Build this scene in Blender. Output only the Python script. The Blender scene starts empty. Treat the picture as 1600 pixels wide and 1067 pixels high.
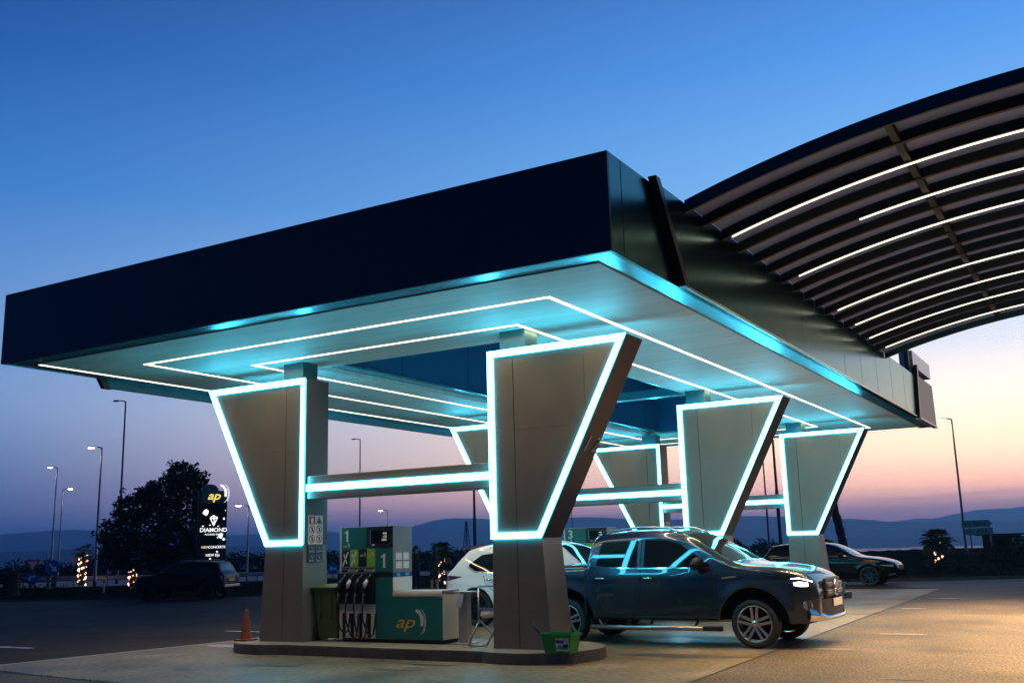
import bpy, bmesh, math, random
from mathutils import Vector, Matrix
R = math.radians
sc = bpy.context.scene
col = sc.collection
rnd = random.Random(7)

# ------------------------------------------------------------------ camera
cam_d = bpy.data.cameras.new('camera'); cam = bpy.data.objects.new('camera', cam_d); col.objects.link(cam)
cr = Vector((0.8590, 0.5110, -0.0264)); cu = Vector((0.1240, -0.1580, 0.9796)); cf = Vector((-0.4966, 0.8449, 0.1997))
cf.normalize(); cr = (cr - cf * cr.dot(cf)).normalized(); cu = cr.cross(cf)
m3 = Matrix((cr, cu, -cf)).transposed()
cam.matrix_world = Matrix.Translation((7.931, -12.750, 1.568)) @ m3.to_4x4()
cam_d.sensor_width = 36; cam_d.lens = 1574.7 / 1600 * 36
cam_d.clip_start = .1; cam_d.clip_end = 60000
sc.camera = cam

# ------------------------------------------------------------------ world: dusk sky
def s2l(c):
    return tuple(((v / 255) / 12.92 if v / 255 < .04045 else ((v / 255 + .055) / 1.055) ** 2.4) for v in c)
SKY_GLOW = [(0, (165, 140, 168), 1.1), (1.2, (222, 154, 158), 1.9), (2.6, (255, 186, 148), 2.8), (4.5, (255, 212, 168), 2.5), (7, (255, 230, 206), 1.9),
            (10, (232, 234, 244), 1.3), (14, (188, 217, 250), 1.15), (19, (128, 188, 246), 1.1), (26, (84, 154, 234), 1.1), (34, (62, 112, 195), 1), (50, (14, 40, 90), 1), (90, (4, 14, 38), 1)]
SKY_DARK = [(0, (64, 90, 142), 1.1), (1.5, (72, 108, 164), 1.25), (4, (80, 122, 180), 1.15), (8, (80, 142, 204), 1.12), (13, (60, 130, 202), 1.1), (19, (24, 105, 188), 1.1),
            (26, (9, 74, 156), 1), (34, (9, 44, 106), 1), (50, (6, 26, 66), 1), (90, (4, 14, 38), 1)]
SKY_BACK = [(0, (34, 62, 116), 1), (10, (32, 70, 134), 1), (20, (14, 40, 90), 1), (40, (6, 20, 52), 1), (90, (4, 14, 38), 1)]
W = bpy.data.worlds.new('World'); sc.world = W; W.use_nodes = True
nt = W.node_tree; nt.nodes.clear()
def N(t, **k):
    n = nt.nodes.new(t)
    for a, b in k.items(): setattr(n, a, b)
    return n
def L(a, b): nt.links.new(a, b)
tc = N('ShaderNodeTexCoord'); sep = N('ShaderNodeSeparateXYZ'); L(tc.outputs['Generated'], sep.inputs[0])
asn = N('ShaderNodeMath', operation='ARCSINE'); L(sep.outputs['Z'], asn.inputs[0])
el = N('ShaderNodeMapRange'); L(asn.outputs[0], el.inputs[0]); el.inputs[1].default_value = 0; el.inputs[2].default_value = math.pi / 2
def ramp(stops):
    n = N('ShaderNodeValToRGB'); e = n.color_ramp.elements
    n.color_ramp.interpolation = 'LINEAR'
    while len(e) > 1: e.remove(e[-1])
    for i, (d, c, k) in enumerate(stops):
        x = e[0] if i == 0 else e.new(d / 90)
        x.position = d / 90; x.color = tuple(v * k for v in s2l(c)) + (1,)
    L(el.outputs[0], n.inputs[0]); return n
flat = N('ShaderNodeVectorMath', operation='MULTIPLY'); L(tc.outputs['Generated'], flat.inputs[0]); flat.inputs[1].default_value = (1, 1, 0)
nrm = N('ShaderNodeVectorMath', operation='NORMALIZE'); L(flat.outputs[0], nrm.inputs[0])
GA = Vector((.14, .99, 0)).normalized()
dot = N('ShaderNodeVectorMath', operation='DOT_PRODUCT'); L(nrm.outputs[0], dot.inputs[0]); dot.inputs[1].default_value = GA
ac = N('ShaderNodeMath', operation='ARCCOSINE'); L(dot.outputs['Value'], ac.inputs[0])
def mr(src, a, b, c, d, t='SMOOTHSTEP'):
    n = N('ShaderNodeMapRange', interpolation_type=t); L(src, n.inputs[0])
    for i, v in enumerate((a, b, c, d)): n.inputs[i + 1].default_value = v
    return n.outputs[0]
kel = mr(asn.outputs[0], 0, R(14), 1.04, .82)
acm = N('ShaderNodeMath', operation='MULTIPLY'); L(ac.outputs[0], acm.inputs[0]); L(kel, acm.inputs[1])
f1 = mr(acm.outputs[0], R(4), R(74), 1, 0); f2 = mr(ac.outputs[0], R(80), R(125), 0, 1)
def mix(f, a, b):
    n = N('ShaderNodeMix', data_type='RGBA'); L(f, n.inputs[0]); L(a, n.inputs[6]); L(b, n.inputs[7]); return n.outputs[2]
c1 = mix(f1, ramp(SKY_DARK).outputs[0], ramp(SKY_GLOW).outputs[0])
c2 = mix(f2, c1, ramp(SKY_BACK).outputs[0])
# thin bands of dusk cloud close to the horizon
cm = N('ShaderNodeMapping'); cm.inputs['Scale'].default_value = (5, 5, 130); L(tc.outputs['Generated'], cm.inputs[0])
cn = N('ShaderNodeTexNoise'); L(cm.outputs[0], cn.inputs['Vector']); cn.inputs['Scale'].default_value = 1.2; cn.inputs['Detail'].default_value = 3
cb = mr(cn.outputs[0], .5, .72, 0, 1); ce = mr(asn.outputs[0], R(1.2), R(3.6), .3, 0)
cmul = N('ShaderNodeMath', operation='MULTIPLY'); L(cb, cmul.inputs[0]); L(ce, cmul.inputs[1])
cc = N('ShaderNodeRGB'); cc.outputs[0].default_value = s2l((170, 140, 170)) + (1,)
c3 = mix(cmul.outputs[0], c2, cc.outputs[0])
# the last of the real twilight, very weak, from the Sky Texture
st = N('ShaderNodeTexSky', sky_type='NISHITA'); st.sun_disc = False; st.sun_elevation = R(-2.5); st.sun_rotation = R(20)
b1 = N('ShaderNodeBackground'); L(c3, b1.inputs[0]); b1.inputs[1].default_value = 1.0
b2 = N('ShaderNodeBackground'); L(st.outputs[0], b2.inputs[0]); b2.inputs[1].default_value = .05
ad = N('ShaderNodeAddShader'); L(b1.outputs[0], ad.inputs[0]); L(b2.outputs[0], ad.inputs[1])
wo = N('ShaderNodeOutputWorld'); L(ad.outputs[0], wo.inputs[0])
sc.view_settings.view_transform = 'Standard'; sc.view_settings.look = 'None'
sc.view_settings.exposure = 0; sc.view_settings.gamma = 1
sc.cycles.max_bounces = 8; sc.cycles.diffuse_bounces = 3; sc.cycles.glossy_bounces = 4; sc.cycles.transparent_max_bounces = 8
sc.cycles.sample_clamp_indirect = 4; sc.cycles.volume_bounces = 0

# light levels of the lamps in the picture
CYAN = (.060, .66, 1.0); FRAME_L = 23.0
WARM = (1.0, .68, .37); RING_W = 7.2; VAULT_W = 54.0     # watts per metre of strip
WARM_SEEN = (1.0, .82, .58); STRIP_L = 2.6

# ------------------------------------------------------------------ materials
MATS = {}
def mat(name, base=(.5, .5, .5), rough=.5, metal=0., coat=0., emit=None, es=1., noise=None, bump=None, aniso=0., spec=.5, sheen=0.):
    """noise = (scale, amount[, stretch xyz]); bump = (scale, strength)"""
    if name in MATS: return MATS[name]
    m = bpy.data.materials.new(name); m.use_nodes = True; MATS[name] = m
    t = m.node_tree; b = t.nodes['Principled BSDF']
    b.inputs['Base Color'].default_value = (*base, 1); b.inputs['Roughness'].default_value = rough; b.inputs['Metallic'].default_value = metal
    b.inputs['Specular IOR Level'].default_value = spec
    if coat: b.inputs['Coat Weight'].default_value = coat; b.inputs['Coat Roughness'].default_value = .02
    if emit: b.inputs['Emission Color'].default_value = (*emit, 1); b.inputs['Emission Strength'].default_value = es
    if aniso: b.inputs['Anisotropic'].default_value = aniso
    if noise or bump:
        co = t.nodes.new('ShaderNodeTexCoord')
    if noise:
        mp = t.nodes.new('ShaderNodeMapping'); t.links.new(co.outputs['Object'], mp.inputs[0])
        if len(noise) > 2: mp.inputs['Scale'].default_value = noise[2]
        n = t.nodes.new('ShaderNodeTexNoise'); n.inputs['Scale'].default_value = noise[0]; n.inputs['Detail'].default_value = 5; n.inputs['Roughness'].default_value = .6
        t.links.new(mp.outputs[0], n.inputs['Vector'])
        r = t.nodes.new('ShaderNodeMapRange'); t.links.new(n.outputs[0], r.inputs[0])
        r.inputs[1].default_value = .3; r.inputs[2].default_value = .7; r.inputs[3].default_value = 1 - noise[1]; r.inputs[4].default_value = 1 + noise[1]
        h = t.nodes.new('ShaderNodeHueSaturation'); h.inputs['Color'].default_value = (*base, 1); t.links.new(r.outputs[0], h.inputs['Value'])
        t.links.new(h.outputs[0], b.inputs['Base Color'])
        r2 = t.nodes.new('ShaderNodeMapRange'); t.links.new(n.outputs[0], r2.inputs[0])
        r2.inputs[1].default_value = .3; r2.inputs[2].default_value = .7; r2.inputs[3].default_value = max(0, rough - .08); r2.inputs[4].default_value = min(1, rough + .08)
        t.links.new(r2.outputs[0], b.inputs['Roughness'])
    if bump:
        n = t.nodes.new('ShaderNodeTexNoise'); n.inputs['Scale'].default_value = bump[0]; n.inputs['Detail'].default_value = 4
        t.links.new(co.outputs['Object'], n.inputs['Vector'])
        bp = t.nodes.new('ShaderNodeBump'); bp.inputs['Strength'].default_value = bump[1]; bp.inputs['Distance'].default_value = .01
        t.links.new(n.outputs[0], bp.inputs['Height']); t.links.new(bp.outputs[0], b.inputs['Normal'])
    return m
def emat(name, c, s): return mat(name, (.6, .6, .6), .5, emit=c, es=s)

M_asphalt = mat('asphalt', (.036, .029, .022), .75, spec=.15, noise=(1.2, .35), bump=(90, .9))
M_yard = mat('yard_aggregate', (.114, .089, .062), .66, spec=.25, noise=(.8, .22), bump=(70, .9))
def speckle(m, scale, amt, big=None):
    """mix fine grit (and big stains) into the noise driven colour"""
    t = m.node_tree; b = t.nodes['Principled BSDF']; src = b.inputs['Base Color'].links[0].from_socket
    co = [n for n in t.nodes if n.type == 'TEX_COORD'][0]
    for s, a, lo, hi in [(scale, amt, .35, .65)] + ([big] if big else []):
        n = t.nodes.new('ShaderNodeTexNoise'); n.inputs['Scale'].default_value = s; n.inputs['Detail'].default_value = 3
        t.links.new(co.outputs['Object'], n.inputs['Vector'])
        r = t.nodes.new('ShaderNodeMapRange'); t.links.new(n.outputs[0], r.inputs[0])
        r.inputs[1].default_value = lo; r.inputs[2].default_value = hi; r.inputs[3].default_value = 1 - a; r.inputs[4].default_value = 1 + a * .6
        h = t.nodes.new('ShaderNodeHueSaturation'); t.links.new(src, h.inputs['Color']); t.links.new(r.outputs[0], h.inputs['Value'])
        src = h.outputs[0]
    t.links.new(src, b.inputs['Base Color'])
speckle(M_asphalt, 40, .9, (.35, .3, .35, .65)); speckle(M_yard, 34, .95, (.5, .30, .35, .65))
M_concrete = mat('concrete_slab', (.150, .120, .074), .52, spec=.2, noise=(.8, .36), bump=(30, .35))
speckle(M_concrete, 11, .32, (.5, .45, .3, .55))
M_kerb = mat('kerb_concrete', (.10, .088, .07), .7, noise=(5, .3), bump=(60, .5))
M_kerbtop = mat('kerb_top', (.20, .178, .14), .6, noise=(4, .3), bump=(40, .4))
M_joint = mat('joint_tar', (.012, .012, .012), .8)
M_mark = mat('pale_mark', (.17, .15, .12), .6, noise=(9, .5))
M_grass = mat('grass_soil', (.030, .040, .020), .9, noise=(3, .5), spec=0)
M_taupe = mat('taupe_panel', (.212, .194, .152), .42, .35, noise=(2.2, .06))
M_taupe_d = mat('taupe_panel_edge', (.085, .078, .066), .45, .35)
M_seam = mat('dark_gap', (.006, .006, .007), .9)
M_frame = mat('led_frame', (.7, .7, .7), .4, emit=CYAN, es=FRAME_L)
M_ring = mat('ceiling_led', (.7, .7, .7), .4, emit=WARM_SEEN, es=STRIP_L)
M_vaultled = mat('vault_led', (.7, .7, .7), .4, emit=WARM_SEEN, es=STRIP_L)
M_soffit = mat('soffit_plaster', (.58, .555, .49), .6, noise=(1.4, .16, (.4, 3, 1)), bump=(8, .15))
M_band = mat('polished_band', (.16, .50, .58), .24, .8)
M_navy = mat('navy_fascia', (.008, .060, .072), .36, .5, noise=(2, .1))
M_teal = mat('teal_brushed_fascia', (.034, .145, .150), .21, 1.); M_teal.node_tree.nodes['Principled BSDF'].inputs['Specular Tint'].default_value = (.9, .95, .95, 1)
M_trim = mat('black_trim', (.012, .012, .014), .35)
M_atrium = mat('atrium_blue', (.012, .12, .26), .4)
M_rib = mat('vault_steel', (.003, .003, .003), .5)
M_poly = mat('vault_sheet', (.20, .30, .74), .55, noise=(2, .08))
M_signbrown = mat('corner_brown', (.045, .03, .026), .4)
M_white = mat('white_paint', (.72, .70, .66), .4)
M_cream = mat('cream_enamel', (.58, .53, .44), .38, noise=(9, .05))
M_grey = mat('grey_enamel', (.20, .19, .175), .45, noise=(9, .05))
M_green = mat('teal_green_enamel', (.012, .135, .115), .35, noise=(6, .06))
M_black = mat('black_plastic', (.008, .008, .009), .45)
M_rubber = mat('rubber', (.012, .012, .012), .75)
M_hose = mat('hose_rubber', (.006, .006, .007), .35)
M_lime = mat('lime_label', (.20, .42, .03), .45)
M_numw = mat('cream_lettering', (.72, .66, .50), .5)
M_yellow = mat('yellow_letter', (.62, .42, .03), .45)
M_silver = mat('silver_letter', (.62, .64, .62), .3)
M_screen = mat('pump_screen', (.005, .01, .006), .15)
M_digits = emat('screen_digits', (.75, .85, .55), .55)
M_chrome = mat('chrome', (.72, .73, .75), .1, 1.)
M_steel = mat('brushed_steel', (.42, .42, .42), .32, 1.)
M_steelpale = mat('pale_steel', (.55, .50, .42), .4, .8)
M_bin = mat('bin_green', (.065, .115, .022), .5, noise=(6, .12))
M_cone = mat('cone_orange', (.22, .035, .01), .6, noise=(8, .25))
M_conew = mat('cone_faded', (.36, .12, .05), .6)
M_bucket = mat('bucket_green', (.015, .26, .04), .35)
M_label = mat('bucket_label', (.52, .60, .60), .4, noise=(14, .5))
M_cloth = mat('tissue_white', (.75, .72, .66), .85)
M_red = mat('sign_red', (.50, .03, .03), .5)
M_signyel = mat('sign_yellow', (.40, .33, .03), .5)
M_signdark = mat('sign_dark', (.02, .022, .03), .4)
M_signgrey = mat('sign_greyprint', (.20, .21, .22), .5)
M_signgreen = mat('road_sign_green', (.16, .62, .44), .4)
M_signblue = mat('road_sign_blue', (.015, .09, .48), .45)
M_pole = mat('galvanised', (.28, .28, .29), .45, .6)
M_poled = mat('dark_galvanised', (.11, .12, .14), .5, .5)
M_lampglass = emat('lamp_glass', (1.0, .80, .52), 60.)
M_glass = mat('dark_glass', (.006, .008, .010), .03, spec=.6)
M_tailred = mat('tail_red', (.09, .006, .008), .12, coat=1)
M_lens = mat('lamp_lens', (.35, .36, .38), .08, .2, coat=1)
M_headlit = emat('headlamp_on', (1.0, .96, .88), 9.)
M_truck = mat('truck_graphite', (.022, .036, .050), .25, .6, coat=1.)
M_whitecar = mat('white_car_paint', (.74, .72, .69), .3, 0, coat=1.)
M_blackcar = mat('black_car_paint', (.004, .004, .005), .12, .0, spec=.28)
M_darksuv = mat('dark_suv_paint', (.005, .005, .006), .35, .0, spec=.2)
M_wellblack = mat('wheel_well', (.004, .004, .004), .9)
M_tyre = mat('tyre', (.009, .009, .010), .7)
M_alloy = mat('alloy', (.50, .49, .47), .28, .9)
M_alloyd = mat('dark_alloy', (.04, .04, .042), .3, .9)
M_bark = mat('bark', (.045, .034, .025), .9, noise=(12, .4))
M_leafdark = mat('leaf_dark', (.030, .042, .022), .8, spec=.15, noise=(2.5, .5))
M_leafpalm = mat('leaf_palm', (.055, .068, .028), .6, noise=(5, .4))
M_leafdry = mat('leaf_dry', (.10, .075, .035), .7)
M_fairy = emat('fairy_light', (1.0, .50, .27), 4.5)
M_skin = mat('skin', (.32, .19, .13), .6)
M_clothd = mat('dark_clothes', (.014, .015, .02), .9)
M_clothd2 = mat('dark_dress', (.022, .016, .018), .9)
M_hair = mat('dark_hair', (.01, .008, .007), .6)

# ------------------------------------------------------------------ mesh helpers
class MB:
    def __init__(s): s.v = []; s.f = []; s.m = []; s.sm = []
    def add(s, vs, fs, mi=0, sm=False):
        o = len(s.v); s.v += [Vector(p) for p in vs]
        for f in fs: s.f.append([i + o for i in f]); s.m.append(mi); s.sm.append(sm)
        return s
    def box(s, x0, x1, y0, y1, z0, z1, mi=0, bev=0.):
        if bev:
            bm = bmesh.new(); bmesh.ops.create_cube(bm, size=1)
            for v in bm.verts: v.co = Vector(((x0 + x1) / 2 + v.co.x * (x1 - x0), (y0 + y1) / 2 + v.co.y * (y1 - y0), (z0 + z1) / 2 + v.co.z * (z1 - z0)))
            bmesh.ops.bevel(bm, geom=bm.edges[:], offset=bev, segments=2, affect='EDGES', profile=.5)
            bm.verts.index_update(); s.add([v.co.copy() for v in bm.verts], [[v.index for v in f.verts] for f in bm.faces], mi); bm.free(); return s
        v = [(x, y, z) for x in (x0, x1) for y in (y0, y1) for z in (z0, z1)]
        return s.add(v, [(0, 1, 3, 2), (4, 6, 7, 5), (0, 4, 5, 1), (2, 3, 7, 6), (0, 2, 6, 4), (1, 5, 7, 3)], mi)
    def prism(s, poly, fn, a, b, mi=0, sm=False):
        """poly of (u,v); fn(u,v,w) -> point; extruded w from a to b"""
        n = len(poly); v = [fn(u, w, a) for u, w in poly] + [fn(u, w, b) for u, w in poly]
        s.add(v, [list(range(n))[::-1], list(range(n, 2 * n))], mi)
        o = len(s.v) - 2 * n
        for i in range(n):
            j = (i + 1) % n; s.f.append([o + i, o + j, o + n + j, o + n + i]); s.m.append(mi); s.sm.append(sm)
        return s
    def tube(s, path, r, n=8, mi=0, cap=True, sm=True):
        P = [Vector(p) for p in path]; rs = r if isinstance(r, (list, tuple)) else [r] * len(P)
        t = (P[1] - P[0]).normalized(); a = Vector((0, 0, 1)) if abs(t.z) < .9 else Vector((1, 0, 0)); u = t.cross(a).normalized()
        vs = []
        for i, p in enumerate(P):
            t = ((P[min(i + 1, len(P) - 1)] - P[max(i - 1, 0)])).normalized()
            u = (u - t * u.dot(t)).normalized(); w = t.cross(u)
            for k in range(n):
                an = 2 * math.pi * k / n; vs.append(p + (u * math.cos(an) + w * math.sin(an)) * rs[i])
        fs = []
        for i in range(len(P) - 1):
            for k in range(n): fs.append((i * n + k, i * n + (k + 1) % n, (i + 1) * n + (k + 1) % n, (i + 1) * n + k))
        s.add(vs, fs, mi, sm)
        if cap:
            o = len(s.v) - len(vs)
            s.f.append([o + k for k in range(n)][::-1]); s.m.append(mi); s.sm.append(False)
            e = o + (len(P) - 1) * n; s.f.append([e + k for k in range(n)]); s.m.append(mi); s.sm.append(False)
        return s
    def lathe(s, prof, c, ax, n=24, mi=0, sm=True):
        """prof of (r,h) around axis ax through c"""
        ax = Vector(ax).normalized(); a = Vector((0, 0, 1)) if abs(ax.z) < .9 else Vector((1, 0, 0)); u = ax.cross(a).normalized(); w = ax.cross(u); c = Vector(c)
        vs = []
        for r, h in prof:
            for k in range(n):
                an = 2 * math.pi * k / n; vs.append(c + ax * h + (u * math.cos(an) + w * math.sin(an)) * r)
        fs = []
        for i in range(len(prof) - 1):
            for k in range(n): fs.append((i * n + k, i * n + (k + 1) % n, (i + 1) * n + (k + 1) % n, (i + 1) * n + k))
        return s.add(vs, fs, mi, sm)
    def grid(s, fn, nu, nv, mi=0, sm=True):
        vs = [fn(i / nu, j / nv) for i in range(nu + 1) for j in range(nv + 1)]
        return s.add(vs, [(i * (nv + 1) + j, (i + 1) * (nv + 1) + j, (i + 1) * (nv + 1) + j + 1, i * (nv + 1) + j + 1) for i in range(nu) for j in range(nv)], mi, sm)
    def ball(s, c, r, n=10, mi=0):
        r = r if isinstance(r, (list, tuple)) else (r, r, r)
        return s.grid(lambda u, v: (c[0] + r[0] * math.sin(math.pi * v) * math.cos(2 * math.pi * u), c[1] + r[1] * math.sin(math.pi * v) * math.sin(2 * math.pi * u), c[2] + r[2] * math.cos(math.pi * v)), n, max(4, n // 2), mi)
    def build(s, name, mats, parent=None, local=False, fix=False):
        if not isinstance(mats, (list, tuple)): mats = [mats]
        me = bpy.data.meshes.new(name)
        off = Vector((0, 0, 0))
        if parent is not None and not local:
            rt = parent
            while rt.parent: rt = rt.parent
            off = Vector(rt.location)
        me.from_pydata([tuple(p - off) for p in s.v], [], s.f)
        for m in mats: me.materials.append(m)
        for p, mi, sm in zip(me.polygons, s.m, s.sm): p.material_index = mi; p.use_smooth = sm
        if fix:
            bm = bmesh.new(); bm.from_mesh(me); bmesh.ops.remove_doubles(bm, verts=bm.verts, dist=1e-5); bmesh.ops.recalc_face_normals(bm, faces=bm.faces); bm.to_mesh(me); bm.free()
        me.update()
        o = bpy.data.objects.new(name, me); col.objects.link(o)
        if parent is not None: o.parent = parent
        return o
def tag(o, label=None, cat=None, group=None, kind=None):
    if label: o['label'] = label
    if cat: o['category'] = cat
    if group: o['group'] = group
    if kind: o['kind'] = kind
    return o
def thing(name, loc, label, cat, group=None, rz=0):
    o = bpy.data.objects.new(name, None); col.objects.link(o); o.location = loc; o.rotation_euler = (0, 0, rz); o.empty_display_size = .3
    return tag(o, label, cat, group)
def copy_tree(o, parent=None):
    c = o.copy(); col.objects.link(c)
    if parent is not None: c.parent = parent
    for ch in [x for x in bpy.data.objects if x.parent == o]: copy_tree(ch, c)
    return c
def structure(o): o['kind'] = 'structure'; return o
FONT_CACHE = {}
def text_mb(mb, txt, size, org, right, up, mi=0, depth=.004, align='CENTER', shear=0., bold=0., sx=1.):
    """adds lettering to mb: org = baseline point, right/up unit vectors"""
    key = (txt, shear, bold, align)
    if key not in FONT_CACHE:
        cu_ = bpy.data.curves.new('t', 'FONT'); cu_.body = txt; cu_.size = 1; cu_.align_x = align; cu_.extrude = .5; cu_.shear = shear; cu_.offset = bold
        cu_.resolution_u = 3
        ob = bpy.data.objects.new('t', cu_); col.objects.link(ob)
        dg = bpy.context.evaluated_depsgraph_get(); me = bpy.data.meshes.new_from_object(ob.evaluated_get(dg))
        FONT_CACHE[key] = ([v.co.copy() for v in me.vertices], [list(p.vertices) for p in me.polygons])
        bpy.data.objects.remove(ob); bpy.data.curves.remove(cu_); bpy.data.meshes.remove(me)
    vs, fs = FONT_CACHE[key]; r = Vector(right); u = Vector(up); n = r.cross(u); o = Vector(org)
    mb.add([o + r * (v.x * size * sx) + u * (v.y * size) + n * ((v.z + .5) * depth) for v in vs], fs, mi)
    return mb
XR, ZR = Vector((1, 0, 0)), Vector((0, 0, 1))
def crescents(mb, c, s, r, u, mi=0, depth=.004):
    """the two sail-like arcs beside the lettering"""
    r = Vector(r); u = Vector(u); n = r.cross(u); c = Vector(c)
    def P(x, y, w): return c + r * x * s + u * y * s + n * w
    k = 14
    def band(f0, f1):
        poly = [f0(i / k) for i in range(k + 1)] + [f1(1 - i / k) for i in range(k + 1)]
        mb.prism(poly, P, 0, depth, mi)
    def arc(cx, cy, rx, ry, a0, a1): return lambda t: (cx + rx * math.cos(R(a0 + (a1 - a0) * t)), cy + ry * math.sin(R(a0 + (a1 - a0) * t)))
    band(arc(-.38, -.10, .66, .95, 96, -22), arc(-.40, -.14, .42, .74, 96, -22))
    band(arc(-.26, -.14, .80, 1.12, 66, -46), arc(-.26, -.14, .75, 1.08, 66, -46))
    band(arc(-.26, -.18, .68, .98, 40, -66), arc(-.26, -.18, .63, .95, 40, -66))
# ================================================================== SETTING
def lerp_list(pts, x):
    if x <= pts[0][0]: return pts[0][1]
    for (a, b), (c, d) in zip(pts, pts[1:]):
        if x <= c: return b + (d - b) * (x - a) / (c - a)
    return pts[-1][1]
def gz(x): return -.02 * min(15, max(0, -12 - x))
def ground_z(x, y):
    r = math.hypot(x + 15, y - 20)
    return gz(x) + lerp_list([(105, 0), (160, -2), (300, -7), (700, -18), (1300, -35), (9000, -36)], r)
gx = [-6900, -4500, -3000, -2000, -1300, -900, -650, -450, -320, -230, -170, -135, -115, -100, -85, -70, -55, -40, -27, -20, -12, -7, -3, 0, 4, 10, 18, 28, 40, 55, 70, 90, 115, 150, 200, 300, 450, 700, 1000, 1500, 2200, 3200, 4800, 6900]
gy = [-6900, -4500, -3000, -2000, -1300, -900, -600, -400, -250, -160, -100, -60, -40, -25, -15, -8, -4, 0, 5, 10, 16, 22, 28, 36, 45, 55, 65, 80, 95, 110, 125, 150, 190, 250, 330, 450, 650, 900, 1300, 1900, 2800, 4200, 6900]
mb = MB(); mb.v = [Vector((x, y, ground_z(x, y))) for x in gx for y in gy]; ny = len(gy)
mb.f = [[i * ny + j, (i + 1) * ny + j, (i + 1) * ny + j + 1, i * ny + j + 1] for i in range(len(gx) - 1) for j in range(ny - 1)]
mb.m = [0] * len(mb.f); mb.sm = [False] * len(mb.f)
GM = mat('far_ground', (.014, .018, .012), .95, noise=(.02, .4), spec=0)
for k, f in enumerate(mb.f):
    c = sum((mb.v[i] for i in f), Vector()) / 4
    mb.m[k] = 0 if math.hypot(c.x + 15, c.y - 20) < 120 and c.y < 27 + .3 * min(0, c.x + 10) + 22 * (c.x > 12) else 1
structure(mb.build('ground', [M_asphalt, GM]))
FC = [(-7.2, -3.38), (3.55, -4.5), (3.05, 20.6), (-6.25, 20.6), (-6.42, 1.4)]
structure(MB().prism(FC, lambda u, v, w: (u, v, w), .001, .004).build('forecourt', M_concrete))
YARD = [(-40, -60), (60, -60), (60, 60), (22, 60), (5.0, 28.2), (1.8, 26.4), (-2.5, 25.9), (3.05, 20.6), (3.55, -4.5), (-7.2, -3.38), (-9.5, -7)]
structure(MB().prism(YARD, lambda u, v, w: (u, v, w), -.002, .003).build('yard', M_yard))
def strip(name, pts, w, z, m):
    b = MB()
    for (x0, y0), (x1, y1) in zip(pts, pts[1:]):
        d = Vector((x1 - x0, y1 - y0)).normalized(); n = Vector((-d.y, d.x)) * w / 2
        b.add([(x0 + n.x, y0 + n.y, z), (x0 - n.x, y0 - n.y, z), (x1 - n.x, y1 - n.y, z), (x1 + n.x, y1 + n.y, z)], [(0, 1, 2, 3)])
    return structure(b.build(name, m))
wob = lambda a, b, n, k: [(a[0] + (b[0] - a[0]) * i / n + rnd.uniform(-k, k), a[1] + (b[1] - a[1]) * i / n + rnd.uniform(-k, k)) for i in range(n + 1)]
strip('slab_joint', wob(FC[0], FC[1], 40, .008), .045, .008, M_joint)
strip('slab_joint', wob(FC[1], FC[2], 50, .008), .035, .008, M_joint)
M_edge = mat('slab_edging', (.34, .31, .27), .6, noise=(8, .25))
strip('slab_edging', [FC[0], FC[4], FC[3]], .09, .008, M_edge)
strip('slab_joint', [(FC[0][0] - .09, FC[0][1]), (FC[4][0] - .09, FC[4][1]), (FC[3][0] - .09, FC[3][1])], .05, .007, M_joint)
strip('slab_joint', wob((-6.3, 4.1), (3.3, 4.1), 20, .004), .014, .007, M_joint)
strip('slab_joint', wob((-6.3, 11.6), (3.2, 11.6), 20, .004), .014, .007, M_joint)
strip('lane_line', [(.6, 11.0), (3.1, 11.0)], .09, .010, M_mark)
strip('lane_line', [(.9, 14.0), (3.0, 14.0)], .10, .010, M_mark)
def patch(cx, cy, rx, ry, seed, m=M_mark, z=.009, name='pale_mark'):
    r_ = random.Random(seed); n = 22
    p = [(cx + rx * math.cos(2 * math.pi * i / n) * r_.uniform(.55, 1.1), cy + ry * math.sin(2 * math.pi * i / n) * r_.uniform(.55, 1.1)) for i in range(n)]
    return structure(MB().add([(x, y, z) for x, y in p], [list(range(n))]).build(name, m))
M_stain = mat('oil_stain', (.075, .068, .055), .35, noise=(3, .5)); M_pale = mat('pale_blotch', (.36, .33, .28), .5, noise=(5, .4))
for a in [(-5.75, .45, .75, .22, 1), (-7.9, 3.0, .7, .10, 3), (-9.9, -.9, .9, .12, 4)]: patch(*a, m=M_pale)  # irregular paler patches laid flat on the ground at left
for a in [(3.7, 11.6, .35, .22, 5), (3.9, 15.5, .5, .2, 6), (4.6, 5.2, .5, .14, 7), (4.1, 2.6, .45, .10, 8)]: patch(*a, m=M_mark)  # small pale patches laid flat on the yard at right
for a in [(-2.7, -1.6, .5, .12, 11), (-.7, -1.5, .35, .05, 12), (-3.6, -2.4, .25, .06, 13), (.6, -2.3, .3, .05, 15), (2.0, -2.6, .5, .12, 16), (2.4, 1.2, 1.0, .25, 17), (-.6, -.85, .6, .07, 18), (1.8, 3.4, 1.5, .5, 19), (5.6, -.4, .3, .05, 20)]: patch(*a, m=M_stain, name='oil_stain')
# weeds in the joint
b = MB()
for i in range(70):
    t = rnd.random() ** 1.4 * .55; x = FC[0][0] + (FC[1][0] - FC[0][0]) * t; y = FC[0][1] + (FC[1][1] - FC[0][1]) * t
    for k in range(6):
        a = rnd.uniform(0, 6.28); h = rnd.uniform(.01, .035); l = rnd.uniform(.01, .03)
        b.add([(x - .004, y, .008), (x + .004, y, .008), (x + math.cos(a) * l, y + math.sin(a) * l, h)], [(0, 1, 2)])
tag(b.build('weeds', M_leafdark), kind='stuff')

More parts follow.
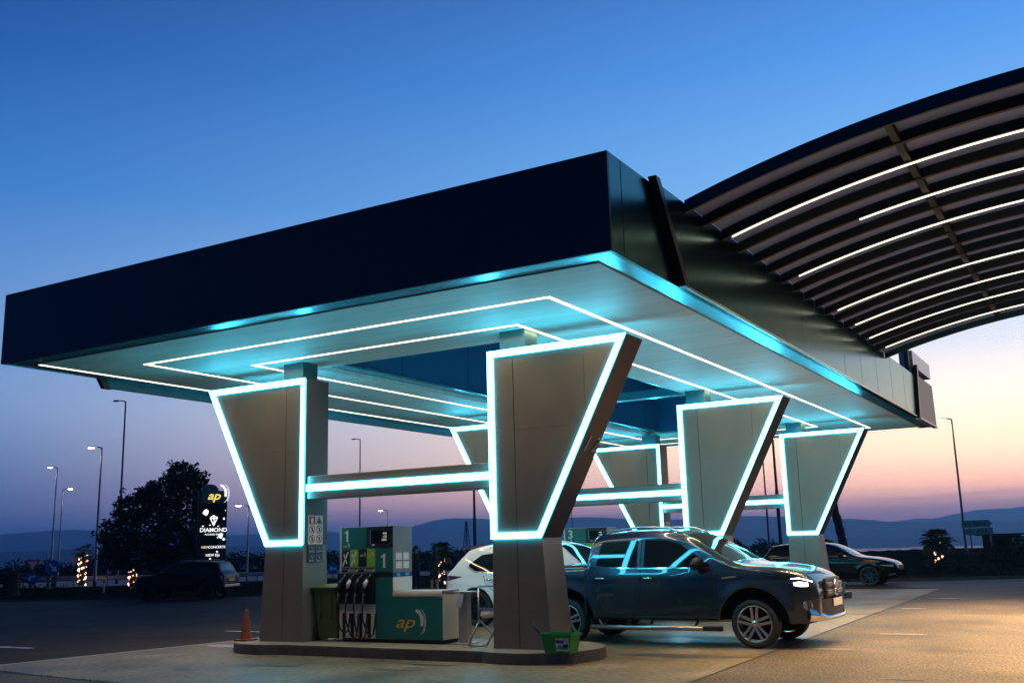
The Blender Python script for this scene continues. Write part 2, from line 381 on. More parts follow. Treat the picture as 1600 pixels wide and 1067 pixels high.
# sea and hills
structure(MB().add([(-6800, 1200, -30), (6800, 1200, -30), (6800, 6800, -30), (-6800, 6800, -30)], [(0, 1, 2, 3)]).build('sea', mat('sea', (.02, .05, .09), .14, noise=(.01, .2), bump=(.05, .1))))
def hills(name, prof, D, zf, df, db, m, amp, seed):
    from mathutils import noise as NZ
    rows = [(-df, 0), (-df * .7, .22), (-df * .45, .47), (-df * .2, .78), (0, 1), (db * .5, .7), (db, 0)]
    a0, a1 = prof[0][0], prof[-1][0]; n = int((a1 - a0) * 6); vs = []
    for i in range(n + 1):
        az = a0 + (a1 - a0) * i / n; t = lerp_list(prof, az); s, c = math.sin(R(az)), math.cos(R(az))
        for k, (dd, f) in enumerate(rows):
            nz = NZ.noise(Vector((az * .9, k * 1.7, seed))) ; d = D + dd + (nz * df * .12 if k != 4 else 0)
            top = 1.57 + t * D + amp * NZ.noise(Vector((az * 4, seed, 0)))
            z = zf + (top - zf) * min(1, max(0, f + (.12 * nz if 0 < k < 4 or k == 5 else 0)))
            vs.append((7.9 + s * d, -12.7 + c * d, z))
    k = len(rows); b = MB().add(vs, [(i * k + j, (i + 1) * k + j, (i + 1) * k + j + 1, i * k + j + 1) for i in range(n) for j in range(k - 1)], 0, True)
    return structure(b.build(name, m))
M_hill = mat('hill_karst', (.15, .17, .18), .95, noise=(.006, .4), spec=0)
LA = [(-61.4, .0232), (-57.2, .0225), (-55.8, .0243), (-54.3, .0258), (-52.8, .0244), (-49.7, .0205), (-45.9, .0179), (-43.4, .0187), (-40.8, .0194), (-40.2, .0174), (-37.8, .0206), (-36.2, .0224), (-35, .028), (-33.9, .0294), (-32.9, .0283), (-32.1, .0274), (-29.6, .0256), (-27.1, .0268), (-25.7, .0261), (-23.6, .0226), (-20.1, .0214), (-18, .0235), (-17.3, .0229), (-15, .0203), (-12.7, .0178), (-11.9, .0167), (-10.7, .0143), (-9.5, .0131), (-7.1, .0122), (-4.1, .0112), (0, .0095), (4, .006)]
LB = [(-12.1, .0128), (-10.2, .0134), (-9.3, .0158), (-8.3, .0152), (-7.6, .0176), (-6.2, .0218), (-4.7, .0219), (-4.1, .0231), (-1.8, .0241), (1.4, .0196), (5, .0117)]
LC = [(-61.3, .0085), (-57.2, .0074), (-55.5, .0075), (-53.1, .0093), (-49.6, .0095), (-44.7, .0073), (-40.8, .002), (-38.2, -.0004), (-36.1, -.0032), (-32.2, -.0075), (-29, -.0114), (-27.2, -.0134)]
LD = [(-29, -.0126), (-27.2, -.0116), (-25.1, -.0107), (-20.2, -.0105), (-17.5, -.0108), (-16.5, -.0109), (-12.8, -.0124), (-10.3, -.0118), (-9, -.0114), (-8, -.0133), (-6.3, -.0134), (-4.9, -.0131), (-4.3, -.0136), (-.2, -.0142), (3.6, -.0166)]
ext = lambda p, a, b: [(p[0][0] - a, p[0][1])] + p + [(p[-1][0] + b, p[-1][1])]
hills('hills', ext(LA, 12, 14), 4500, -31, 1250, 900, M_hill, 2.2, 1.3)
hills('hills', ext(LB, 1, 14), 5900, -31, 500, 500, M_hill, 2.5, 4.1)
hills('hills', ext(LC, 12, 1), 2000, -34, 700, 500, M_hill, 1.5, 7.7)
hills('hills', ext(LD, 1, 12), 1000, -28, 300, 200, M_hill, 1.6, 9.2)
# the air
M_haze = bpy.data.materials.new('haze'); M_haze.use_nodes = True; t_ = M_haze.node_tree; t_.nodes.clear()
pv = t_.nodes.new('ShaderNodeVolumePrincipled'); pv.inputs['Anisotropy'].default_value = .65; pv.inputs['Density'].default_value = 2.9e-4; pv.inputs['Color'].default_value = (.24, .56, 1.0, 1)
ou = t_.nodes.new('ShaderNodeOutputMaterial'); t_.links.new(pv.outputs[0], ou.inputs['Volume'])
tag(MB().box(-7000, 7000, -7000, 7000, -37.5, 175).build('haze', M_haze), kind='stuff')

# verges and kerbs round the yard
def slab(name, poly, z0, z1, mats, top=1):
    b = MB().prism(poly, lambda u, v, w: (u, v, w + gz(u)), z0, z1)
    if top: b.m = [0, 1] + [0] * len(poly)
    return structure(b.build(name, mats))
VERGE = [(-60, 8.0), (-46, 13.0), (-37.5, 16.7), (-32, 19.4), (-25.4, 21.6), (-19, 23.6), (-12, 25.2), (-6, 26.0), (1.8, 26.5), (5, 28.3), (16, 35)]
BACK = [(22, 52), (4, 56), (-6, 58), (-27, 50), (-40, 41), (-48, 32), (-58, 26), (-70, 20)]
slab('verge', VERGE + BACK, -.05, .11, [M_kerb, M_grass])
slab('pavement', [(-29, 23.3), (-12, 28.2), (-4, 29.5), (-4, 34), (-18, 38), (-33, 29)], .111, .13, [M_kerb, mat('pavement', (.10, .09, .08), .8, noise=(2, .2), spec=.1)])
slab('road', [(-140, 10), (-70, 22), (-57, 29), (-47, 36), (-38, 45), (-30, 56), (-42, 62), (-60, 50), (-90, 36), (-150, 30)], -.02, .012, [M_kerb, mat('pale_road', (.16, .145, .125), .7, noise=(1, .2))])

# ================================================================== CANOPY
XL, XRR, YF, YB, Z0, Z1 = -7.856, 3.408, -2.808, 20.03, 4.792, 5.983
canopy = thing('filling_station_canopy', (-2.2, 8.6, Z0), 'wide flat station canopy with dark fascia and lines of light in its pale ceiling', 'canopy')
MB().box(XL, XRR, YF, YF + .05, Z0, Z1).build('front_fascia', M_navy, canopy)
MB().box(XL, XRR, YB - .05, YB, Z0, Z1).build('back_fascia', M_navy, canopy)
b = MB().box(XRR - .05, XRR - .001, YF + .051, YB - .051, Z0 + .001, Z1)
for y in (-2.45,): b.box(XRR - .01, XRR + .0015, y, y + .012, Z0 + .01, Z1 - .01, 1)
b.build('side_fascia', [M_teal, M_seam], canopy)
MB().box(XL + .001, XL + .05, YF + .051, YB - .051, Z0 + .001, Z1).build('side_fascia', M_teal, canopy)
# proud cladding panels behind the slanted trims
yz = lambda X, s: (lambda u, v, w: (X + s * w, u, v))
b = MB().prism([(-1.50, Z1 + .006), (-.68, Z0 + .008), (16.75, Z0 + .008), (16.95, Z1 + .006)], yz(XRR, 1), 0, .06)
for y in (1.9, 5.1, 8.3, 9.9, 11.6, 13.4, 15.2): b.box(XRR + .055, XRR + .0615, y, y + .010, Z0 + .02, Z1 - .01, 1)
b.build('cladding', [M_teal, M_seam], canopy)
MB().prism([(-1.62, Z1 + .05), (-.80, Z0 + .0), (-.66, Z0 + .0), (-1.48, Z1 + .05)], yz(XRR, 1), 0.001, .11).build('slanted_trim', M_trim, canopy)
MB().box(XRR + .061, XRR + .085, -.66, 16.75, Z0 - .004, Z0 + .03).build('drip_edge', mat('drip_edge', (.6, .52, .42), .35, .8), canopy)
b = MB().prism([(-1.50, Z1), (-.62, Z0 - .15), (18.2, Z0 - .15), (18.2, Z1)], yz(XL, -1), .0, .06)
b.build('cladding', mat('teal_inner', (.02, .13, .16), .35, .4), canopy)
MB().prism([(-1.66, Z1 + .05), (-.76, Z0 - .16), (-.58, Z0 - .16), (-1.48, Z1 + .05)], yz(XL, -1), .001, .10).build('slanted_trim', M_trim, canopy)
# polished recess band all round the ceiling
zb = Z0 + .006
b = MB()
for x0, x1, y0, y1 in [(XL + .05, XRR - .05, YF + .05, -2.46), (3.083, XRR - .05, -2.46, 19.72), (XL + .05, -7.40, -2.46, 19.72), (XL + .05, XRR - .05, 19.72, YB - .05)]:
    b.box(x0, x1, y0, y1, zb, zb + .03)
b.build('recess_band', M_band, canopy)
OX0, OX1, OY0, OY1 = -4.10, 0.0, .77, 16.35
b = MB(); zs = Z0 - .012
for x0, x1, y0, y1 in [(-7.40, 3.083, -2.46, OY0), (-7.40, OX0, OY0, OY1), (OX1, 3.083, OY0, OY1), (-7.40, 3.083, OY1, 19.72)]:
    b.box(x0, x1, y0, y1, zs, zs + .09)
b.build('ceiling', M_soffit, canopy)
# atrium: inner ledge, tall blue walls, cross bar
b = MB(); k = .24; zl = Z0 + .085
for x0, x1, y0, y1 in [(OX0, OX1, OY0, OY0 + k), (OX0, OX1, OY1 - k, OY1), (OX0, OX0 + k, OY0 + k, OY1 - k), (OX1 - k, OX1, OY0 + k, OY1 - k)]:
    b.box(x0 - .05, x1 + .05, y0 - (.05 if y0 == OY0 else 0), y1 + (.05 if y1 == OY1 else 0), zl, zl + .04)
b.build('atrium_ledge', M_band, canopy)
MB().box(OX0 + .02, OX1 - .02, 8.18, 8.40, Z0 - .02, Z0 + .16).build('atrium_cross_bar', M_band, canopy)
b = MB(); za, zt = zl + .041, 6.75
for x0, x1, y0, y1 in [(OX0 + k - .1, OX0 + k, OY0, OY1), (OX1 - k, OX1 - k + .1, OY0, OY1), (OX0 + k, OX1 - k, OY0 + k - .1, OY0 + k), (OX0 + k, OX1 - k, OY1 - k, OY1 - k + .1)]:
    b.box(x0, x1, y0, y1, za, zt)
b.box(OX0 + k - .1, OX1 - k + .1, OY0, OY1, zt + .001, zt + .06)
for y in (3.0, 5.4, 7.8, 10.2, 12.6, 15.0): b.box(OX0 + k - .001, OX0 + k + .002, y, y + .012, za + .02, zt - .05, 1)
b.build('atrium_walls', [M_atrium, M_seam], canopy)
b = MB()
for x0, x1, y0, y1 in [(XL + .06, XRR - .06, YF + .06, OY0 - .01), (XL + .06, OX0 + .1, OY0 - .01, OY1 + .01), (OX1 - .1, XRR - .06, OY0 - .01, OY1 + .01), (XL + .06, XRR - .06, OY1 + .01, YB - .06)]:
    b.box(x0, x1, y0, y1, 5.80, 5.86)
b.build('roof_deck', M_trim, canopy)
# lines of light
def led(x0, x1, y0, y1, z=zs):
    return MB().box(min(x0, x1), max(x0, x1), min(y0, y1), max(y0, y1), z - .008, z + .004).build('light_strip', M_ring, canopy)
w = .028
for X0, X1, Y0, Y1 in [(-6.0, 1.83, -1.38, 18.6), (-4.68, .64, -.18, 17.1)]:
    led(X0 - w, X1 + w, Y0 - w, Y0 + w); led(X0 - w, X1 + w, Y1 - w, Y1 + w)
    led(X0 - w, X0 + w, Y0 + w, Y1 - w); led(X1 - w, X1 + w, Y0 + w, Y1 - w)
led(-7.39, -7.33, -2.43, 18.4); led(-7.0, 3.03, 19.62, 19.68)
def strip_lamp(parent, p, q, w, watts, spread=150):
    """the light a strip gives off: a slim area lamp along it, facing down"""
    p, q = Vector(p), Vector(q); d = q - p; ld = bpy.data.lights.new('strip_lamp', 'AREA'); ld.shape = 'RECTANGLE'; ld.size = d.length; ld.size_y = w; ld.spread = R(spread); ld.energy = watts * d.length; ld.color = WARM
    o = bpy.data.objects.new('strip_lamp', ld); col.objects.link(o); o.parent = parent; x = d.normalized(); z = (ZR - x * x.z).normalized(); y = z.cross(x)
    o.matrix_local = Matrix.Translation((p + q) / 2 - Vector(parent.location)) @ Matrix((x, y, z)).transposed().to_4x4()
zz = zs - .012
for X0, X1, Y0, Y1 in [(-6.0, 1.83, -1.38, 18.6), (-4.68, .64, -.18, 17.1)]:
    for p, q in [((X0, Y0), (X1, Y0)), ((X0, Y1), (X1, Y1)), ((X0, Y0), (X0, Y1)), ((X1, Y0), (X1, Y1))]: strip_lamp(canopy, (*p, zz), (*q, zz), .05, RING_W)
strip_lamp(canopy, (-7.36, -2.43, zz), (-7.36, 18.4, zz), .05, RING_W); strip_lamp(canopy, (-7, 19.65, zz), (3.03, 19.65, zz), .05, RING_W)
# corner logo letters at the back right
b = MB().prism([(16.78, Z0 - .02), (16.98, Z0 - .02), (17.36, 6.30), (17.16, 6.30)], yz(XRR, 1), .0, .14); b.build('corner_post', M_trim, canopy)
MB().box(XRR - .12, XRR - .0, 16.75, 17.05, 5.99, 6.72).build('corner_blade', M_navy, canopy)
b = MB().box(XRR - .30, XRR + .06, 17.06, 20.1, 6.26, 6.70); b.build('corner_arm', [mat('corner_arm', (.62, .62, .63), .35, .5)], canopy)
MB().prism([(17.06, Z0 + .02), (20.03, Z0 + .02), (19.9, 6.02), (17.38, 6.02)], yz(XRR, 1), 0, .10).build('corner_panel', M_signbrown, canopy)
MB().box(XRR + .0, XRR + .125, 16.99, 20.03, Z0 - .04, Z0 + .015).build('corner_edge', M_steelpale, canopy)

# ------------------------------------------------------------------ columns and beams
def clip(poly, a, b, c):
    """keep a*u+b*v<=c"""
    out = []
    for i in range(len(poly)):
        p, q = poly[i], poly[(i + 1) % len(poly)]; fp, fq = a * p[0] + b * p[1] - c, a * q[0] + b * q[1] - c
        if fp <= 0: out.append(p)
        if fp * fq < 0: t = fp / (fp - fq); out.append((p[0] + (q[0] - p[0]) * t, p[1] + (q[1] - p[1]) * t))
    return out
VP = [(0, 1.689), (.844, 1.689), (2.30, 4.469), (0, 4.469)]
def inset(poly, d):
    out = []; n = len(poly)
    for i in range(n):
        p0, p1, p2 = [Vector(poly[(i + j) % n]) for j in (-1, 0, 1)]
        e1, e2 = (p1 - p0).normalized(), (p2 - p1).normalized(); n1, n2 = Vector((-e1.y, e1.x)), Vector((-e2.y, e2.x))
        bis = (n1 + n2).normalized(); out.append(tuple(p1 + bis * (d / bis.dot(n1))))
    return out
def column(s, X0, label):
    t = thing('canopy_column', (X0 + s * .45, .3, .156), label, 'column', 'tapered columns carrying the canopy')
    P = lambda u, v, w: (X0 + s * u, w, v)
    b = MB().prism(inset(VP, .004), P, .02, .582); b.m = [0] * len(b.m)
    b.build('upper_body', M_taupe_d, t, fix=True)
    inn = inset(VP, .098); b = MB()
    for a0, a1 in ((-9, .428), (.440, 1.608), (1.612, 9)):
        for z0, z1 in ((0, 3.2535), (3.2565, 9)):
            p = clip(clip(clip(clip(inn, 1, 0, a1), -1, 0, -a0), 0, 1, z1), 0, -1, -z0)
            if len(p) > 2: b.prism(p, P, 0, .0199)
    b.build('front_panel', M_taupe, t, fix=True)
    MB().box(min(X0 + s * .41, X0 + s * .46), max(X0 + s * .41, X0 + s * .46), .0195, .0205, .16, 4.3).build('seam', M_seam, t)
    o, i2 = VP, inset(VP, .105); n = 4
    for w0, w1, o, i2 in ((-.022, .019, VP, inset(VP, .088)), (.589, .583, inset(VP, .02), inset(VP, .12))):
        b = MB()
        for k in range(n):
            j = (k + 1) % n
            q = [P(*o[k], w0), P(*o[j], w0), P(*i2[j], w0), P(*i2[k], w0), P(*o[k], w1), P(*o[j], w1), P(*i2[j], w1), P(*i2[k], w1)]
            b.add(q, [(0, 1, 2, 3), (3, 2, 6, 7)])
        b.build('light_frame', M_frame, t, fix=True)
    # flared pillar below, its front split by the same gap
    def pil(u0, u1, v0, v1, y0, y1, yb):
        b.add([P(u0, 1.686, 0), P(u1, 1.686, 0), P(u1, 1.686, y1), P(u0, 1.686, y1), P(v0, .157, y0), P(v1, .157, y0), P(v1, .157, yb), P(v0, .157, yb)],
              [(0, 1, 5, 4), (1, 2, 6, 5), (2, 3, 7, 6), (3, 0, 4, 7), (0, 3, 2, 1), (4, 5, 6, 7)])
    b = MB(); pil(.02, .428, .0, .428, 0, .58, .64); pil(.440, .846, .440, .945, 0, .58, .64); b.build('pillar', M_taupe, t, fix=True)
    MB().box(min(X0 + s * .16, X0 + s * .60), max(X0 + s * .16, X0 + s * .60), .10, .47, 4.466, Z0 - .013).build('head_post', mat('head_post_lit_teal', (.03, .11, .12), .4, .3), t)  # cyan light on the post is put into its teal base colour
    return t
colR = column(1, 0.0, 'front tapered column at the right end of the front island, numbered on its slanted side')
colL = column(-1, -3.633, 'front tapered column at the left end of the front island, beside the green wheelie bin')
# safety notices on the inner side of the left column
sg = MB(); sx = -3.633 + .003
sg.box(sx - .004, sx, .107, .46, 1.70, 2.175, 0); sg.box(sx - .004, sx, .107, .46, 1.405, 1.697, 3)
Q = lambda u, v, w: (sx + w, u, v)
sg.prism([(.122, 2.03), (.272, 2.03), (.272, 2.16), (.122, 2.16)], Q, .0005, .002, 1)
sg.prism([(.17, 2.045), (.225, 2.045), (.225, 2.11), (.21, 2.14), (.185, 2.14), (.17, 2.11)], Q, .0025, .004, 0)
sg.prism([(.29, 2.035), (.452, 2.035), (.371, 2.165)], Q, .0005, .002, 4); sg.prism([(.305, 2.043), (.437, 2.043), (.371, 2.150)], Q, .0025, .004, 2)
sg.prism([(.345, 2.05), (.40, 2.05), (.385, 2.10), (.36, 2.115)], Q, .0045, .006, 4)
for cy in (.197, .371):
    for cz in (1.945, 1.79):
        n = 20; o1 = [(cy + .068 * math.cos(2 * math.pi * i / n), cz + .068 * math.sin(2 * math.pi * i / n)) for i in range(n)]; o2 = [(cy + .054 * math.cos(2 * math.pi * i / n), cz + .054 * math.sin(2 * math.pi * i / n)) for i in range(n)]
        sg.prism(o1, Q, .0005, .002, 1); sg.prism(o2, Q, .0025, .003, 0)
        sg.prism([(cy - .012, cz - .04), (cy + .016, cz - .04), (cy + .02, cz + .02), (cy + .004, cz + .042), (cy - .016, cz + .01)], Q, .0035, .0045, 4)
        sg.prism([(cy - .043, cz + .033), (cy - .033, cz + .043), (cy + .043, cz - .033), (cy + .033, cz - .043)], Q, .005, .006, 1)
for cy in (.195, .372):
    for cz in (1.625, 1.475):
        sg.prism([(cy - .068, cz - .056), (cy + .068, cz - .056), (cy + .068, cz + .056), (cy - .068, cz + .056)], Q, .0005, .002, 5)
        sg.prism([(cy - .060, cz - .02), (cy + .060, cz - .02), (cy + .060, cz + .050), (cy - .060, cz + .050)], Q, .0025, .003, 3)
        sg.prism([(cy - .03, cz + .03), (cy + .01, cz - .012), (cy + .045, cz + .01), (cy - .01, cz + .045)], Q, .0035, .0045, 5)
sg.build('safety_notice', [M_white, M_red, M_signyel, M_signdark, M_black, M_signgrey], colL)
t = thing('cross_beam', (-1.8, .25, 2.6), 'front lit cross beam above the fuel pump numbered 1', 'beam', 'lit cross beams between columns')
MB().box(-3.625, -.006, .055, .46, 2.44, 2.815, bev=.01).build('beam_body', M_taupe, t)
MB().box(-3.632, -.002, .042, .0549, 2.565, 2.672).build('light_bar', M_frame, t)
MB().box(-3.632, -.002, .4605, .470, 2.565, 2.672).build('light_bar', M_frame, t)
beam0 = t
ROW = 7.724
cl = ['tapered column right of the middle island, rising behind the pickup bonnet', 'tapered column at the left of the middle island, mostly hidden behind the front right column']
cl3 = ['farthest right tapered column, standing in front of the black estate car', 'farthest left tapered column, seen under the atrium between two nearer columns']
for k, ls in ((1, cl), (2, cl3)):
    for src, lab in ((colR, ls[0]), (colL, ls[1])):
        c = copy_tree(src); c.location.y += ROW * k; c['label'] = lab
    c = copy_tree(beam0); c.location.y += ROW * k
    c['label'] = ['', 'middle lit cross beam above the pickup roof', 'farthest lit cross beam, seen above the pickup windscreen'][k]
# number on the slanted side of the front right column (only there)
d_ = Vector((2.30 - .844, 0, 4.469 - 1.689)).normalized(); nn = Vector((d_.z, 0, -d_.x))
o_ = Vector((.844, 0, 1.689)) + d_ * 1.36 + nn * .001
b = MB(); text_mb(b, '1 2', .34, o_ + Vector((0, .31, 0)), (0, 1, 0), d_, depth=.012, shear=.15); b.build('number', mat('number_metal', (.32, .32, .30), .35, .8), colR)

# ------------------------------------------------------------------ islands
def island(Y, label):
    t = thing('pump_island', (-1.85, Y + .42, 0), label, 'kerb island', 'raised kerb islands under the pumps')
    cL, cR, r, yc = -4.23, .52, .95, .42 + Y; hw_ = .83
    a0 = math.asin(hw_ / r); pts = []
    n = 30
    for i in range(n + 1): a = -math.pi + a0 + 0 + (2 * math.pi - 2 * a0) * i / n; pts.append((cR + r * math.cos(a + 0), yc + r * math.sin(a)))
    for i in range(n + 1): a = a0 + (2 * math.pi - 2 * a0) * i / n; pts.append((cL + r * math.cos(a), yc + r * math.sin(a)))
    F = lambda u, v, w: (u, v, w)
    b = MB().prism(pts, F, -.02, .142, 0); sc_ = [(x * .998 + (-1.85) * .002, yc + (y - yc) * .985) for x, y in pts]
    b.prism(sc_, F, .13, .156, 1); b.m = [0] * (len(pts) + 2) + [0, 1] + [0] * len(pts)
    b.build('kerb', [M_kerb, M_kerbtop], t, fix=True); return t
island(0, 'front raised island with rounded ends, carrying the pump numbered 1 and the green bin')
island(ROW, 'middle raised island behind the pickup, under the pump numbered 3')
island(2 * ROW, 'farthest raised island, a green bucket on its rounded right end')

# ================================================================== VAULTED ROOF
vault = thing('vaulted_roof', (8.6, 6.1, 5.98), 'dark arched steel canopy with curved ribs and warm light strips beside the flat canopy', 'vaulted canopy')
xc, zpk, Rv = 8.6, 6.785, (5.19 ** 2 + .80 ** 2) / (2 * .80)
arc = lambda x: zpk - Rv + math.sqrt(Rv * Rv - (x - xc) ** 2)
XA = [XRR + .07 + (13.79 - XRR - .07) * i / 48 for i in range(49)]
def arch(name, y0, y1, o0, o1, m, x0=None, xs=None):
    xs = [x for x in XA if (x0 is None or x >= x0)]
    if x0 is not None: xs = [x0] + xs
    vs = []
    for x in xs: z = arc(x); vs += [(x, y0, z + o0), (x, y1, z + o0), (x, y1, z + o1), (x, y0, z + o1)]
    fs = []
    for i in range(len(xs) - 1):
        for k in range(4): fs.append((i * 4 + k, i * 4 + (k + 1) % 4, i * 4 + 4 + (k + 1) % 4, i * 4 + 4 + k))
    e = 4 * (len(xs) - 1); fs += [(3, 2, 1, 0), (e, e + 1, e + 2, e + 3)]
    return MB().add(vs, fs).build(name, m, vault, fix=True)
RY = [-.56, .12, .90, 1.65, 2.41, 3.14, 3.90, 4.66, 5.40, 6.14, 6.90, 7.70, 8.50, 9.30, 10.10, 10.85, 11.6, 12.8]
for i, y in enumerate(RY): arch('rib', y, y + (.07 if 0 < i < 17 else .05), -.165, -.0255 if 0 < i < 17 else .012, M_rib if 0 < i < 17 else M_navy)
arch('roof_sheet', RY[0] + .051, RY[-1] - .001, -.025, 0, M_poly)
for x in (6.05, 8.6, 11.15):
    b = MB()
    for y0, y1 in zip(RY, RY[1:]): b.box(x, x + .09, y0 + .071, y1 - .001, arc(x) - .14, arc(x) - .03)
    b.build('purlin', mat('purlin', (.005, .005, .005), .5), vault)
for i, x0 in ((2, 3.62), (4, 5.12), (6, 3.78), (10, 3.72), (12, 3.70), (14, 3.66), (16, 3.72)):
    arch('light_strip', RY[i] + .038, RY[i] + .062, -.183, -.1655, M_vaultled, x0)
    ends = [x0 + (13.7 - x0) * k / 5 for k in range(6)]
    for xa, xb in zip(ends, ends[1:]): strip_lamp(vault, (xa, RY[i] + .051, arc(xa) - .188), (xb, RY[i] + .051, arc(xb) - .188), .018, VAULT_W, 98)
b = MB()
for y in (.2, 6.3, 12.4): b.box(13.72, 13.9, y, y + .18, 0, arc(13.75) - .17)
b.build('support_post', M_rib, vault)
# ================================================================== ON THE FRONT ISLAND
KT = .156
def digit(mb, num, h, x, y, z, mi):
    """numeral standing on z, left edge x, on the plane y facing -Y"""
    if num == '1': mb.prism([(p * h + x, q * h + z) for p, q in [(.17, 0), (.36, 0), (.36, .94), (.20, .94), (.16, .86), (0, .80), (0, .68), (.17, .70)]], lambda u, v, w: (u, w, v), y - .004, y, mi)
    else: text_mb(mb, num, h * 1.38, (x, y, z), XR, ZR, mi, .004, 'LEFT', 0, .02)
def logo(mb, c, s, my, ms, r=XR, u=ZR, dp=.004):
    """'ap' in slanted letters with the sail arcs; c = left end of the baseline, s = letter size"""
    text_mb(mb, 'ap', s, c, r, u, my, dp, 'LEFT', .36, .0, 1.45)
    crescents(mb, Vector(c) + Vector(r) * s * 1.80 + Vector(u) * s * .42, s * .72, r, u, ms, dp)
def pump(dx, dy, num, label, full=True):
    t = thing('fuel_pump', (-2.2 + dx, .6 + dy, KT), label, 'fuel pump', 'fuel pumps on the islands')
    A, B, FY = -3.115, -1.66, .30
    BX = -2.034
    b = MB(); b.box(A, BX, FY + .012, .80, .215, 1.955, bev=.006); b.box(A + .03, -1.12, FY + .05, .76, KT, .214, 1)
    b.build('casing', [M_cream, M_black], t)
    b = MB().box(A, A + .03, FY, FY + .012, .2, 1.955); b.build('edge_trim', M_cream, t)
    b = MB().box(A + .033, -2.562, FY, FY + .012, 1.612, 1.95)
    b.build('header_panel', M_green, t)
    b = MB(); digit(b, num, .19, -3.01, FY - .0005, 1.725, 0); logo(b, (-3.05, FY - .0005, 1.635), .065, 1, 2)
    b.build('header_lettering', [M_numw, M_yellow, M_silver], t)
    b = MB().box(-2.558, -2.034, FY, FY + .012, 1.612, 1.95); b.build('display_surround', M_black, t)
    b = MB().box(-2.47, -2.13, FY - .006, FY - .0005, 1.69, 1.88, 0)
    b.box(-2.49, -2.475, FY - .008, FY - .0005, 1.68, 1.89, 2)
    for i, s_ in enumerate(('4.50', '1.58', '2.845')): text_mb(b, s_, .045, (-2.15, FY - .0075, 1.825 - i * .05), XR, ZR, 1, .001, 'RIGHT', 0, .01)
    text_mb(b, 'EUR', .025, (-2.44, FY - .0075, 1.653), XR, ZR, 1, .001, 'LEFT')
    b.build('display', [M_screen, M_digits, M_grey], t)
    b = MB().box(BX - .01, BX + .006, FY + .002, .80, 1.232, 1.952); b.build('side_panel', M_grey, t)
    b = MB()
    for i in range(2):
        for j in range(2): b.box(BX + .0065, BX + .010, .375 + i * .19, .525 + i * .19, 1.285 + j * .135, 1.395 + j * .135, 0)
    for i in range(4):
        for y in (.335, .765): b.box(BX + .0065, BX + .009, y, y + .018, 1.30 + i * .06, 1.325 + i * .06, 1)
    b.build('notice_stickers', [M_white, M_signyel], t)
    b = MB().box(BX - .01, BX + .008, FY + .002, .80, 1.157, 1.229, 0); b.box(BX + .0085, BX + .010, .40, .48, 1.165, 1.22, 1); b.box(BX + .0085, BX + .010, .62, .72, 1.175, 1.215, 1)
    b.build('blue_strip', [mat('blue_glass', (.02, .10, .22), .15), mat('blue_patch', (.15, .35, .50), .3)], t)
    MB().box(BX - .01, BX + .007, FY + .002, .80, .948, 1.154).build('white_panel', M_white, t)
    for i in range(4):
        x0 = -3.072 + i * .172; dark = i % 2 == 0
        b = MB().box(x0, x0 + .168, FY, FY + .012, 1.327, 1.598, 0)
        b.box(x0, x0 + .168, FY - .002, FY + .012, 1.282, 1.322, 1); b.box(x0, x0 + .168, FY, FY + .012, 1.246, 1.279, 0); b.box(x0 + .125, x0 + .16, FY - .003, FY - .0005, 1.25, 1.275, 2)
        for k in range(9): b.box(x0 + .012 + k * .016, x0 + .022 + k * .016, FY - .0035, FY - .0025, 1.29, 1.312, 3)
        if i < 2:
            for s_ in (1, -1):
                q = [(-.014, -.10), (.014, -.10), (.014, .10), (-.014, .10)]; an = R(-26 if s_ > 0 else 22); sc2 = 1.25 if s_ > 0 else .8
                b.prism([(x0 + .075 + (u * math.cos(an) - v * sc2 * math.sin(an)), 1.45 + (u * math.sin(an) + v * sc2 * math.cos(an))) for u, v in q], lambda u, v, w: (u, w, v), FY - .003, FY - .0005, 2)
        else: logo(b, (x0 + .03, FY - .0005, 1.49), .055, 2 if dark else 4, 2)
        b.build('fuel_label', [M_black if dark else M_lime, M_grey, M_numw, M_black, M_yellow], t)
    b = MB().box(-2.378, -2.034, FY, FY + .012, 1.24, 1.598); b.build('number_panel', M_green, t)
    b = MB(); digit(b, num, .235, -2.265, FY - .0005, 1.30, 0); b.lathe([(0, -.004), (.022, -.004), (.022, 0)], (-2.21, FY - .0005, 1.565), (0, -1, 0), 12, 1)
    b.build('panel_number', [M_numw, M_black], t)
    MB().box(-2.378, -2.034, FY + .004, FY + .012, 1.152, 1.236).build('vent_strip', M_black, t)
    # nozzle bay
    b = MB().box(A - .01, -2.38, FY - .05, FY + .011, .745, 1.235, 0, .012)
    for i in range(4): b.box(A + .04 + i * .172, A + .16 + i * .172, FY - .075, FY - .051, .86, 1.03, 0, .01)
    b.build('nozzle_bay', M_black, t)
    for i in range(4):
        x = A + .10 + i * .172; pale = i in (1, 3)
        b = MB().tube([(x - .035, FY - .10, .93), (x - .01, FY - .115, 1.03), (x + .035, FY - .11, 1.12), (x + .06, FY - .085, 1.165)], [.030, .036, .028, .016], 8, 0)
        b.tube([(x + .005, FY - .135, 1.0), (x + .03, FY - .145, 1.07), (x + .05, FY - .12, 1.12)], [.022, .036, .022], 8, 1 if pale else 0)
        b.tube([(x + .055, FY - .09, 1.15), (x + .078, FY - .07, 1.215)], .011, 6, 2)
        b.tube([(x - .035, FY - .10, .93), (x - .045, FY - .10, .86)], .020, 8, 2)
        b.build('nozzle', [M_black, M_silver, M_steel], t)
        sag = (.30, .22, .21, .26)[i]; px = [(-.045, -.10, .86), (-.05, -.12, .70), (-.03, -.13, .50), (.02 + .03 * (i % 2), -.12, sag + .06), (.08 + .03 * (i % 2), -.09, sag), (.125, -.06, sag + .03), (.13, -.03, sag + .16), (.13, -.012, .60)]
        MB().tube([(x + a, FY + c, z) for a, c, z in px], .014, 7).build('hose', M_hose, t)
